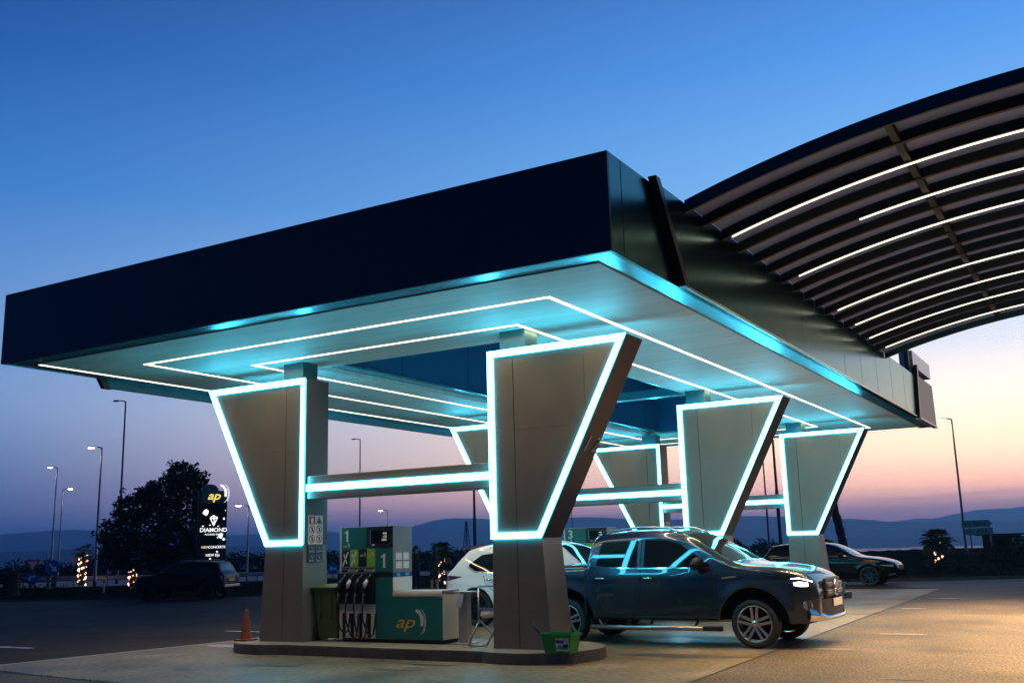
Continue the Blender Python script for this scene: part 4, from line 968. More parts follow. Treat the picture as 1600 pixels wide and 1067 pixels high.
for sy in (1, -1): MB().tube([(-1.5, sy * .62, 1.60), (-1.35, sy * .63, 1.66), (-.2, sy * .63, 1.675), (0, sy * .62, 1.60)], .018, 8).build('roof_rail', M_steel, ds.t, local=True)
ds.side_patch('tail_light', [(-2.10, .88), (-1.95, .90)], [(-2.10, 1.02), (-1.95, 1.04)], M_tailred, .008, 6, 4)
for sy in (1, -1): MB().box(-2.165, -2.14, sy * .62 - .11, sy * .62 + .11, .86, 1.0, 0, .01).build('tail_lamp', M_lens, ds.t, local=True)
MB().box(-2.17, -2.145, -.26, .26, .76, .87).build('number_plate', mat('plate', (.5, .5, .48), .4), ds.t, local=True)
MB().box(-2.21, -2.12, -.74, .74, .50, .62, 0, .02).build('rear_bumper', M_steel, ds.t, local=True)
ds.mirror_pair(.55, 1.10, M_darksuv, .95); ds.side_line([(-.45, 1.48), (-.45, .45)], .01, M_seam, .002, 'door_gap')
# ================================================================== BEYOND THE YARD
def face_rz(x, y, off=0): return math.atan2(-12.75 - y, 7.93 - x) + math.pi / 2 + R(off)   # local -Y turned towards the forecourt
def lamp_post(x, y, h, label, lit, arm=.4, az=180, r=.085, m=None, dark=False):
    z = ground_z(x, y); t = thing('street_lamp', (x, y, z), label, 'street lamp', 'street lamps round the station')
    m = m or (M_poled if dark else M_pole); d = Vector((math.cos(R(az)), math.sin(R(az)), 0)); p = Vector((x, y, z))
    MB().tube([p + Vector((0, 0, a * h)) for a in (0, .08, .081, .5, 1)], [r * 1.15, r * 1.1, r, r * .8, r * .55], 10).build('pole', m, t)
    MB().tube([p + Vector((0, 0, h - .02)), p + Vector((0, 0, h + .05)) + d * .2, p + Vector((0, 0, h + .07)) + d * arm], [r * .5, r * .45, r * .4], 8).build('arm', m, t)
    n = Vector((-d.y, d.x, 0)); c = p + d * (arm + .28) + Vector((0, 0, h + .08)); b = MB()
    def hd(u, v):
        a = 2 * math.pi * u; q = math.sin(math.pi * v) ** .5
        return c + d * (-.30 + .58 * v) + n * (.13 * q * math.cos(a)) + Vector((0, 0, .055 * q * math.sin(a)))
    b.grid(hd, 12, 8); b.build('lamp_head', m, t)
    b = MB()
    b.prism([(-.16, -.09), (.20, -.09), (.20, .09), (-.16, .09)], lambda u, v, w: c + d * u + n * v + Vector((0, 0, w)), -.085, -.05)
    b.build('lamp_glass', M_lampglass if lit else M_glass, t)
LAMPS = [(-81.4, 50.2, 10.7, 'lit street lamp farthest left, the taller of the close pair', 1, 215), (-79.9, 49.9, 8.5, 'lit street lamp, the shorter of the close pair at far left', 1, 35),
         (-51.3, 32.3, 9.25, 'lit street lamp just left of the tallest dark lamp post', 1, 215), (-55.8, 37.6, 13.45, 'tallest unlit lamp post in front of the big dark tree', 0, 215),
         (-43.1, 38.0, 5.1, 'small lit street lamp between the advertising sign and the left column', 1, 215), (-59.9, 70.5, 13.4, 'unlit lamp post seen through the opening above the front beam', 0, 205),
         (-54.9, 68.7, 5.75, 'small lit street lamp behind the front pump', 1, 205), (-10.6, 49, 6.35, 'slim unlit lamp post between the middle and far right columns', 0, 180),
         (-1.9, 68, 10.0, 'lit leaning street lamp at far right beside the palm', 1, 185)]
for x, y, h, lab, lit, az in LAMPS: lamp_post(x, y, h, lab, lit, az=az, r=.10 if h > 9 else .075, dark=not lit)
def mast(x, y, h, label, r):
    z = ground_z(x, y); t = thing('mast', (x, y, z), label, 'mast', 'bare masts behind the station')
    MB().tube([(x, y, z), (x, y, z + h * .22), (x, y, z + h * .221), (x, y, z + h * .6), (x, y, z + h * .601), (x, y, z + h)], [r, r, r * .82, r * .8, r * .62, r * .5], 10).build('pole', M_poled, t)
    MB().box(x - r * 2.2, x + r * 2.2, y - r * 2.2, y + r * 2.2, z, z + .03).build('base_plate', M_poled, t)
mast(-7.9, 42.1, 7.0, 'thick dark mast just left of the far right column', .12)
mast(-48, 74, 8.2, 'thick dark mast behind the tail of the white crossover', .22)
mast(-42.6, 84.9, 6.1, 'thin mast above the pump numbered 3', .06)
# small lattice pylon
t = thing('pylon', (-38.5, 58, -.3), 'small dark lattice pylon beside the thick mast, above the white crossover', 'pylon')
b = MB(); px, py, h = -38.5, 58, 3.75
for sx in (1, -1):
    for sy in (1, -1): b.tube([(px + sx * .35, py + sy * .35, -.3), (px + sx * .04, py + sy * .04, h)], .03, 5)
for k in range(9):
    z0, z1 = -.3 + k * .44, .14 + k * .44; a, c = .35 - .31 * k / 9.2, .35 - .31 * (k + 1) / 9.2
    for s_ in (1, -1): b.tube([(px - s_ * a, py - a, z0), (px + s_ * c, py - c, z1)], .018, 4); b.tube([(px + a, py - s_ * a, z0), (px + c, py + s_ * c, z1)], .018, 4)
b.build('lattice', M_poled, t)

# leaves, trees, palms
def leaf_cloud(mb, c, r, n, size, seed, mi=0, shell=.55):
    q = random.Random(seed); c = Vector(c)
    for i in range(n):
        while True:
            d = Vector((q.uniform(-1, 1), q.uniform(-1, 1), q.uniform(-1, 1)))
            if shell < d.length < 1 or (d.length < 1 and q.random() < .25): break
        p = c + Vector((d.x * r[0], d.y * r[1], d.z * r[2])); u = Vector((q.gauss(0, 1), q.gauss(0, 1), q.gauss(0, .6))).normalized(); w = u.orthogonal(); s_ = size * q.uniform(.6, 1.3)
        w = (w * math.cos(q.random() * 6) + u.cross(w) * math.sin(q.random() * 6)).normalized()
        mb.add([p - u * s_, p + w * s_ * .45, p + u * s_, p - w * s_ * .45], [(0, 1, 2, 3)], mi)
def tree(x, y, h, rad, label, seed, lobes, leaf=.13, n=420):
    z = ground_z(x, y); t = thing('broadleaf_tree', (x, y, z), label, 'tree'); q = random.Random(seed)
    b = MB().tube([(x, y, z - .1), (x + .05, y, z + h * .2), (x - .05, y + .1, z + h * .45), (x, y, z + h * .75)], [.22, .17, .12, .04], 10); L = []
    vw = Vector((-.73, .68, 0)); sd = Vector((vw.y, -vw.x, 0))     # crown laid out across / along
    cb = MB()
    for i, (a, zz, r) in enumerate(lobes):
        for k in range(2):
            c = Vector((x, y, z)) + sd * (a * rad) + vw * ((-.35 if k else .35) * rad + q.uniform(-.3, .3)) + Vector((0, 0, zz * h))
            leaf_cloud(cb, c, (r * rad, r * rad, r * rad * .9), int(n * r * 2.2), leaf, seed * 31 + i * 2 + k)
            if k == 0: b.tube([(x, y, z + h * (.22 + .3 * zz)), tuple((Vector((x, y, z + h * (.3 + .4 * zz))) + c) / 2), tuple(c)], [.07, .045, .015], 6)
            for j in range(5):
                e = c + Vector((q.gauss(0, 1), q.gauss(0, 1), q.gauss(.3, .8))).normalized() * r * rad * 1.12
                b.tube([tuple(c), tuple(e)], [.015, .006], 4); leaf_cloud(cb, e, (.22, .22, .22), 16, leaf * .85, seed + i * 77 + j, shell=0)
    b.build('trunk', M_bark, t); cb.build('crown', M_leafdark, t)
tree(-38.3, 26.5, 7.4, 2.75, 'big dark broad tree behind the compact SUV and left of the advertising sign', 5,
     [(-.80, .42, .36), (-.55, .60, .38), (-.85, .25, .28), (-.15, .48, .46), (.1, .72, .40), (.38, .86, .30), (.62, .78, .30), (.55, .55, .44), (.85, .62, .26), (.30, .36, .42), (.80, .36, .34), (-.4, .28, .38), (.55, .20, .36), (.12, .20, .34), (-.25, .70, .24)], leaf=.15, n=560)
def palm(x, y, h, label, seed, nf=22, fl=1.3, lights=0, r=.16, crown=True, lean=(0, 0), zg=None):
    z = ground_z(x, y) + .1 if zg is None else zg; t = thing('palm_tree', (x, y, z), label, 'palm', 'palms planted round the station'); q = random.Random(seed)
    b = MB(); n = 14; pts = [(x + lean[0] * (i / n) ** 1.4, y + lean[1] * (i / n) ** 1.4, z + h * i / n) for i in range(n + 1)]
    b.tube(pts, [r * (1.25 if i == 0 else (1.08 if i % 2 else .92)) for i in range(n + 1)], 10)
    for i in range(int(h * 26)):
        a = q.uniform(0, 6.28); f = q.random(); p = Vector(pts[int(f * n)]); d = Vector((math.cos(a), math.sin(a), .6)); b.add([p + d * r * .8 + Vector((0, 0, -.03)), p + d * (r * 1.45), p + d * r * .8 + Vector((.02, .02, .05))], [(0, 1, 2)])
    b.build('trunk', M_bark, t); top = Vector(pts[-1])
    if crown:
        g = MB(); dry = MB()
        for k in range(nf):
            a = 2.399 * k + q.uniform(-.2, .2); el0 = R(78 - 108 * (k / nf) + q.uniform(-8, 8)); L_ = fl * q.uniform(.8, 1.1); p = top.copy(); hd = Vector((math.cos(a), math.sin(a), 0)); tgt = dry if k > nf * .82 else g
            side = Vector((-hd.y, hd.x, 0)); pl = [p.copy()]; e_ = el0
            for i in range(7): p = p + (hd * math.cos(e_) + Vector((0, 0, math.sin(e_)))) * L_ / 7; e_ -= R(9 + 5 * (i > 3)); pl.append(p.copy())
            tgt.tube(pl[:5], [.022, .018, .015, .012, .008], 4)
            c0 = pl[4]; ax = (pl[6] - pl[4]).normalized()     # fan of narrow blades
            for j in range(17):
                an = R(-118 + 236 * j / 16); bl = L_ * .52 * (1 - .25 * abs(j - 8) / 8) * q.uniform(.85, 1.1); d = (ax * math.cos(an) + side * math.sin(an)).normalized(); nrm_ = ax.cross(side); w_ = d.cross(nrm_).normalized() * .042 * L_
                m1 = c0 + d * bl * .55; e1 = c0 + d * bl + Vector((0, 0, -.16 * bl))
                tgt.add([c0, m1 + w_, e1, m1 - w_], [(0, 1, 2, 3)])
        g.build('fronds', M_leafpalm, t); dry.build('dry_fronds', M_leafdry, t)
    if lights:
        lb = MB(); nn_ = lights
        for i in range(nn_):
            f = (i + q.uniform(-.3, .3)) / nn_; a = i * .62 + q.uniform(-1.1, 1.1); p = Vector(pts[min(n, max(0, int(f * n)))]) ; s_ = q.choice((.014, .018, .024, .045)) * (.6 + .02 * math.hypot(x - 8, y + 13) * .5)
            lb.ball((p.x + math.cos(a) * r * 1.35, p.y + math.sin(a) * r * 1.35, z + f * h * .97), s_, 6)
        o = lb.build('string_lights', M_fairy, t); o['kind'] = 'stuff'
palm(-54.1, 33.4, 2.15, 'slim palm wrapped in fairy lights at left, small crown on top', 3, 14, .9, 55, .20)
palm(-43.0, 28.6, 1.25, 'short stump wrapped in fairy lights at the nose of the compact SUV', 4, 6, .35, 36, .17, crown=False)
palm(-42.2, 20.3, 1.15, 'squat dark palm stem at the far left edge', 6, 1, .6, 0, .40, crown=False)
palm(-18.6, 25.6, 1.45, 'small palm with a lit stem behind the front pump, right of the two people', 8, 34, .70, 26, .10)
palm(-.4, 44.6, 1.2, 'bushy palm with a few lights on its stem beside the direction signs', 11, 40, 1.0, 30, .15)
palm(-7.4, 54.6, 5.4, 'tall bare palm stem leaning behind the far right column', 13, 1, .6, 0, .26, crown=False, lean=(-.9, 0))
# one drooping leaf of a palm beyond the left edge of the view
t = thing('agave_plant', (-44.6, 20.6, ground_z(-44.6, 20.6)), 'dark long-leaved plant at the far left edge of the yard', 'plant')
b = MB()
for k in range(13):
    a = k * 2.4; hd = Vector((math.cos(a), math.sin(a), 0)); p = Vector((-44.6, 20.6, -.25)); pl = [p.copy()]; e_ = R(80 - 2 * k)
    for i in range(9): p = p + (hd * math.cos(e_) + Vector((0, 0, math.sin(e_)))) * .36; e_ -= R(14); pl.append(p.copy())
    b.tube(pl, [.05, .055, .06, .065, .07, .065, .055, .04, .025, .005], 5)
b.build('leaves', M_leafdark, t)

def shrub(x, y, r, h, label, seed, name='shrub', n=900, leaf=.10, grp=None):
    z = ground_z(x, y) + .1; t = thing(name, (x, y, z), label, 'shrub', grp); q = random.Random(seed); b = MB(); cb = MB()
    for k in range(9):
        a = q.uniform(0, 6.28); rr = r * q.uniform(.1, .75); c = (x + rr * math.cos(a), y + rr * math.sin(a), z + h * q.uniform(.35, .72)); s_ = q.uniform(.35, .55)
        leaf_cloud(cb, c, (r * s_, r * s_, h * s_ * .72), n // 9, leaf, seed * 13 + k, shell=.3); b.tube([(x + .1 * math.cos(a), y + .1 * math.sin(a), z - .1), c], [.03, .01], 5)
        for j in range(4):
            e = Vector(c) + Vector((q.gauss(0, .5), q.gauss(0, .5), abs(q.gauss(.7, .4)))) * h * .34; b.tube([c, tuple(e)], [.008, .003], 4); leaf_cloud(cb, e, (.09, .09, .2), 10, leaf * .7, seed + j + k * 9, shell=0)
    b.build('stems', M_bark, t); cb.build('foliage', M_leafdark, t)
shrub(3.7, 37.2, 1.6, 1.0, 'large dark bush under the direction signs at right', 21, n=1700)
shrub(-11.3, 29.3, 1.2, 1.0, 'dark bush just behind the two standing people', 31, n=700)
for i, (x, y, r, h, lab) in enumerate([(-.6, 30.2, 1.1, .42, 'low dark shrub right behind the bonnet of the estate car'), (1.6, 31.4, 1.2, .45, 'low dark shrub left of the bushy palm in the right bed'), (5.4, 33.5, 1.4, .6, 'low dark shrub at the right edge of the view'), (1.2, 35.6, 1.0, .3, 'low dark shrub in front of the bushy palm')]):
    shrub(x, y, r, h, lab, 40 + i, n=800, grp='low shrubs in the right bed')
def scatter(name, pts, n, size, seed, hmax, m, wid):
    q = random.Random(seed); b = MB()
    seg = [((Vector(c) - Vector(a)).length) for a, c in zip(pts, pts[1:])]; tot = sum(seg)
    for i in range(n):
        f = q.random() * tot
        for (a, c), L_ in zip(zip(pts, pts[1:]), seg):
            if f <= L_: break
            f -= L_
        p = Vector(a).lerp(Vector(c), f / L_); d = (Vector(c) - Vector(a)).normalized(); o = q.gauss(0, wid); x, y = p.x - d.y * o, p.y + d.x * o
        top = hmax * (.55 + .45 * math.sin(x * .9 + y * .35) * math.sin(x * .37 + 1)) ; z = ground_z(x, y) + .08 + top * q.random() ** .8
        u = Vector((q.gauss(0, 1), q.gauss(0, 1), q.gauss(.4, .8))).normalized(); w = u.orthogonal().normalized(); s_ = size * q.uniform(.6, 1.3); P_ = Vector((x, y, z))
        b.add([P_ - u * s_, P_ + w * s_ * .4, P_ + u * s_, P_ - w * s_ * .4], [(0, 1, 2, 3)])
    o = b.build(name, m); o['kind'] = 'stuff'; return o
scatter('ground_cover', [(-7, 30), (2, 31), (8, 36), (14, 44)], 4200, .10, 51, .20, M_leafdark, 2.0)
scatter('ground_cover', [(-56, 27), (-46, 24), (-36, 25), (-26, 27), (-16, 29), (-6, 30)], 2600, .10, 52, .28, M_leafdark, 1.6)
scatter('far_thicket', [(-150, 62), (-118, 72), (-85, 84), (-52, 98), (-20, 104)], 13000, .34, 53, 2.3, M_leafdark, 4.0)

# guard rail, markers, barriers
t = thing('guard_rail', (-58, 31, -.3), 'pale steel guard rail along the road at left', 'guard rail')
gp = [(-75, 30.2), (-63, 33.1), (-50, 35.2), (-43, 38.0), (-34, 45)]
b = MB()
for (x0, y0), (x1, y1) in zip(gp, gp[1:]):
    d = Vector((x1 - x0, y1 - y0, 0)).normalized(); n = Vector((d.y, -d.x, 0)); zz = [(.40, .0), (.44, .05), (.50, .05), (.54, .0), (.58, .05), (.64, .05), (.68, 0)]
    b.add([Vector((xx, yy, -.3 + z)) + n * o for xx, yy in ((x0, y0), (x1, y1)) for z, o in zz], [(i, i + 7, i + 8, i + 1) for i in range(6)])
b.build('rail', mat('rail_steel', (.50, .49, .47), .5, .4), t)
for i in range(22):
    f = i / 21 * (len(gp) - 1); k = min(int(f), len(gp) - 2); x = gp[k][0] + (gp[k + 1][0] - gp[k][0]) * (f - k); y = gp[k][1] + (gp[k + 1][1] - gp[k][1]) * (f - k) + .08
    MB().box(x - .05, x + .05, y, y + .08, -.3, .36).build('rail_post', M_pole, t)
t = thing('low_barrier', (-48, 23.8, -.2), 'low dark barrier of bars in the left planting bed', 'barrier')
b = MB()
for k in range(4): b.tube([(-50.6 + k * 1.75, 22.6 + k * .85, -.2), (-50.6 + k * 1.75, 22.6 + k * .85, .38)], .05, 6)
b.tube([(-50.6, 22.6, .34), (-45.35, 25.15, .34)], .05, 6); b.build('barrier_bars', M_poled, t)
def delineator(x, y, label, h=.75):
    z = ground_z(x, y) + .1; t = thing('marker_post', (x, y, z), label, 'marker post', 'roadside marker posts')
    MB().tube([(x, y, z), (x, y, z + h)], [.055, .05], 8).build('post', M_white, t); MB().tube([(x, y, z + h * .7), (x, y, z + h * .85)], .058, 8).build('reflector', M_red, t)
delineator(-37.4, 22.3, 'white marker post left of the tallest dark lamp post'); delineator(-25.9, 22.6, 'pale marker post right of the compact SUV', 1.15); delineator(-47.8, 26.5, 'red and white marker post beside the chevron sign', .7)

# road signs
def disc(b, c, r, ux, uz, mi, e, n=28):
    nn_ = ux.cross(uz); b.prism([(r * math.cos(2 * math.pi * i / n), r * math.sin(2 * math.pi * i / n)) for i in range(n)], lambda u, v, w: c + ux * u + uz * v + nn_ * w, e, e + .006, mi)
def sign_post(x, y, label, cat='road sign'):
    z = ground_z(x, y) + .1; t = thing('road_sign', (x, y, z), label, cat, 'road signs at left'); a = face_rz(x, y)
    return t, Vector((x, y, z)), Vector((math.cos(a), math.sin(a), 0))
def shape(b, c, ux, poly, mi, e, t_=.004):
    n = ux.cross(ZR); b.prism(poly, lambda u, v, w: c + ux * u + ZR * v + n * w, e, e + t_, mi)
t, p, ux = sign_post(-51.75, 28.0, 'yield triangle above a round blue arrow sign on one post')
MB().tube([p, p + ZR * 1.75], .035, 8).build('post', M_pole, t)
b = MB(); c = p + ZR * 1.52; shape(b, c, ux, [(-.46, .26), (0, -.52), (.46, .26)], 0, .04); shape(b, c, ux, [(-.29, .17), (0, -.33), (.29, .17)], 1, .046); b.build('yield_plate', [M_red, M_white], t)
b = MB(); c = p + ZR * .62; disc(b, c, .38, ux, ZR, 0, .04); shape(b, c, ux, [(-.20, -.12), (-.08, -.12), (-.08, .05), (.06, .14), (.06, .02), (.26, .17), (.06, .30), (.06, .22), (-.20, .10)], 1, .048); b.build('round_plate', [M_signblue, M_white], t)
t, p, ux = sign_post(-48.6, 27.2, 'round blue keep right sign above orange and black marker boards')
MB().tube([p - ZR * .1, p + ZR * 1.55], .035, 8).build('post', M_pole, t)
b = MB(); c = p + ZR * 1.30; disc(b, c, .44, ux, ZR, 0, .04); shape(b, c, ux, [(-.24, .18), (-.16, .26), (.10, 0), (.18, .09), (.24, -.26), (-.10, -.20), (0, -.11)], 1, .048); b.build('round_plate', [M_signblue, M_white], t)
b = MB()
M_orange = mat('board_orange', (.50, .22, .02), .5)
for k in range(6): shape(b, p, ux, [(-.27, -.42 + k * .19), (.27, -.42 + k * .19), (.27, -.23 + k * .19), (-.27, -.23 + k * .19)], k % 2, .042)
b.build('marker_board', [M_orange, M_black], t)
t, p, ux = sign_post(-52.2, 34.0, 'small square blue pedestrian crossing sign between two lamp posts')
MB().tube([p - ZR * .2, p + ZR * 1.9], .03, 8).build('post', M_pole, t)
b = MB(); c = p + ZR * 1.55; shape(b, c, ux, [(-.42, -.42), (.42, -.42), (.42, .42), (-.42, .42)], 0, .04); shape(b, c, ux, [(-.33, -.31), (.33, -.31), (0, .31)], 1, .046)
shape(b, c, ux, [(-.03, .10), (.04, .10), (.05, -.05), (.12, -.25), (.07, -.25), (0, -.08), (-.08, -.25), (-.13, -.25), (-.03, -.05)], 2, .052); b.build('square_plate', [M_signblue, M_white, M_black], t)
t, p, ux = sign_post(-30.8, 32.4, 'round blue arrow sign seen between the left column and the front pump')
MB().tube([p - ZR * .1, p + ZR * 1.2], .03, 8).build('post', M_pole, t)
b = MB(); c = p + ZR * .86; disc(b, c, .30, ux, ZR, 0, .04); shape(b, c, ux, [(-.22, 0), (-.05, .16), (-.05, .06), (.20, .06), (.20, -.06), (-.05, -.06), (-.05, -.16)], 1, .048); b.build('round_plate', [M_signblue, M_white], t)
# ------------------------------------------------------------------ advertising totem
tx, ty = -29.95, 22.62; tz = ground_z(tx, ty) + .1
t = thing('advertising_sign', (tx, ty, tz), 'tall black advertising sign with white lettering and a glowing logo on top', 'advertising sign')
a = face_rz(tx, ty, 9); ux = Vector((math.cos(a), math.sin(a), 0)); nf = ux.cross(ZR); tp = Vector((tx, ty, tz))
T = lambda u, v, w=0: tp + ux * u + ZR * v + nf * w
Hs = 4.85
MB().prism([(-.72, 0), (.62, 0), (.62, Hs), (-.72, Hs)], lambda u, v, w: T(u, v, w), -.40, 0).build('pylon_body', mat('totem_black', (.014, .016, .028), .5, spec=.2), t)
MB().prism([(-.60, .75), (.60, .75), (.60, Hs - .62), (-.60, Hs - .62)], T, .001, .012).build('screen', mat('totem_screen', (.004, .004, .005), .4, spec=.1), t)
MB().prism([(-.60, Hs - .60), (.60, Hs - .60), (.60, Hs - .02), (-.60, Hs - .02)], T, .001, .03).build('logo_panel', mat('totem_head', (.05, .035, .045), .4), t)
MB().prism([(-.60 + .40 + .40 * math.cos(R(i * 12)), Hs + .001 + .32 * math.sin(R(i * 12))) for i in range(16)], T, -.35, -.05).build('rounded_cap', mat('totem_cap', (.01, .05, .09), .4), t)
M_tw = emat('screen_white', (.95, .95, 1.0), 1.25); M_to = emat('screen_orange', (1.0, .66, .42), 1.0); M_ly = emat('logo_yellow', (1.0, .78, .10), 1.0); M_lw = emat('logo_white', (1.0, .92, 1.0), 1.0)
b = MB(); text_mb(b, 'ap', .56, T(-.34, Hs - .42, .034), ux, ZR, 0, .02, 'LEFT', .3, .015, 1.15); b.build('logo_letters', M_ly, t)
b = MB(); crescents(b, T(.46, Hs - .08, .034), .46, ux, ZR, 0, .02); b.build('logo_arcs', M_lw, t)
def TT(s_, v, size, mi=0, u=0., sx=1.): text_mb(MB(), s_, size, T(u, v, .0145), ux, ZR, 0, .004, 'CENTER', 0, .012, sx).build('lettering', (M_tw, M_to)[mi], t)
TT('DIAMOND', 2.88, .27, 0, .0, 1.0); TT('POWERED BY AP', 2.72, .105)
TT('NEW', 2.10, .165, 1, -.36); TT('CONCERTS', 2.10, .165, 0, .18, .95); TT('NEW DJs', 1.72, .165); TT('NEW SHOW', 1.35, .165); TT('NEW ENERGY', .98, .165); TT('20th - 29th July', .80, .08)
b = MB()   # outlined gem
def gl(p, q, w=.022):
    d = (Vector(q) - Vector(p)).normalized(); n = Vector((-d.y, d.x)) * w
    b.prism([(p[0] + n.x, p[1] + n.y), (p[0] - n.x, p[1] - n.y), (q[0] - n.x, q[1] - n.y), (q[0] + n.x, q[1] + n.y)], T, .0145, .018)
cx, cy = .0, 3.42
for p, q in [((-.17, .12), (-.03, .24)), ((-.03, .24), (.17, .14)), ((.17, .14), (-.0, -.24)), ((-.0, -.24), (-.17, .12)), ((-.17, .12), (.02, .08)), ((.02, .08), (.17, .14)), ((.02, .08), (-.0, -.24)), ((-.03, .24), (.02, .08))]: gl((p[0] + cx, p[1] + cy), (q[0] + cx, q[1] + cy))
b.build('gem_emblem', M_tw, t)
b = MB(); q = random.Random(17)   # confetti
def blob(u, v, r, k=9): b.prism([(u + r * q.uniform(.6, 1.15) * math.cos(6.283 * i / k), v + r * q.uniform(.6, 1.15) * math.sin(6.283 * i / k)) for i in range(k)], T, .0185, .021)
for u, v, r in [(-.40, 3.82, .16), (.35, 2.70, .14), (.50, 2.52, .07), (.48, 3.50, .06), (-.50, 3.15, .05), (-.18, 3.20, .04), (.22, 3.14, .04), (.20, 1.93, .05), (-.42, 1.52, .05), (-.12, 1.60, .05), (-.40, 1.12, .05), (-.10, 1.10, .05), (-.08, .88, .05), (.28, .88, .05), (.42, .83, .04), (.54, 3.9, .03), (.20, 2.60, .035)]: blob(u, v, r)
b.build('confetti', M_tw, t); bpy.data.objects['confetti']['kind'] = 'stuff'

# ------------------------------------------------------------------ direction signs and kiosk at right
dx_, dy_ = .2, 49.5
t = thing('direction_sign', (dx_ + 1.0, dy_, .1), 'two green arrow direction signs stacked on poles, one reading KRK', 'direction sign')
a = face_rz(dx_, dy_); ux = Vector((math.cos(a), math.sin(a), 0)); nf = ux.cross(ZR); o = Vector((dx_, dy_, 0))
G = lambda u, v, w=0: o + ux * u + ZR * v + nf * w
for u in (.45, 1.45): MB().tube([G(u, .1), G(u, 2.35)], .04, 8).build('post', M_pole, t)
for zc, pts, txt, uo in ((2.16, [(.06, -.19), (1.36, -.19), (1.62, 0), (1.36, .19), (.06, .19)], 'SLO. RIJEKA', .72), (1.74, [(.30, -.19), (1.60, -.19), (1.60, .19), (.30, .19), (.04, 0)], 'KRK', 1.10)):
    f = lambda u, v, w: G(u, v + zc, w)
    b = MB(); b.prism(pts, f, .05, .07, 0); c = (.83, 0); ins = [(c[0] + (u - c[0]) * .955, v * .86) for u, v in pts]; b.prism(ins, f, .0705, .074, 1); c2 = [(c[0] + (u - c[0]) * .93, v * .76) for u, v in pts]; b.prism(c2, f, .0745, .078, 2)
    o2 = b.build('arrow_panel', [M_black, M_signgreen, M_signgreen], t)
    b = MB(); text_mb(b, txt, .235 if len(txt) > 4 else .30, G(uo, zc - .095, .0785), ux, ZR, 0, .004, 'CENTER', 0, .008, .92); b.build('lettering', M_black, o2)
kx, ky = 2.05, 53.5
t = thing('kiosk', (kx, ky, .0), 'small dark kiosk with a flat roof behind the direction signs', 'kiosk')
a = face_rz(kx, ky); ux = Vector((math.cos(a), math.sin(a), 0)); nf = ux.cross(ZR); o = Vector((kx, ky, 0)); G = lambda u, v, w=0: o + ux * u + ZR * v + nf * w
M_kw = mat('kiosk_wood', (.035, .022, .018), .7, noise=(3, .3, (1, 1, .2)))
MB().prism([(-1.25, .0), (.85, .0), (.85, 1.50), (-1.25, 1.50)], G, -1.6, 0).build('wall', M_kw, t)
MB().prism([(-1.60, 1.505), (1.35, 1.505), (1.35, 1.60), (-1.60, 1.60)], G, -1.9, .45).build('roof', M_black, t)
MB().prism([(-.9, .75), (.2, .75), (.2, 1.32), (-.9, 1.32)], G, .002, .012).build('window', M_glass, t)
b = MB().prism([(.28, .45), (1.18, .45), (1.18, 1.42), (.28, 1.42)], G, .06, .09, 0); q = random.Random(3)
for i in range(7):
    for j in range(7):
        if q.random() < .55: u, v = .34 + i * .118, .52 + j * .125; b.prism([(u, v), (u + .085, v), (u + .085, v + .085), (u, v + .085)], G, .0905, .094, 1)
b.build('notice_board', [M_black, mat('board_grey', (.42, .42, .44), .5)], t)
MB().prism([(1.0, 1.66), (2.0, 1.66), (2.0, 1.84), (1.0, 1.84)], G, -.2, -.12).build('roof_sign', mat('roof_sign', (.50, .44, .36), .5), t)
for u in (1.05, 1.3): MB().tube([G(u, 1.60, -.16), G(u, 1.66, -.16)], .02, 6).build('sign_strut', M_pole, t)

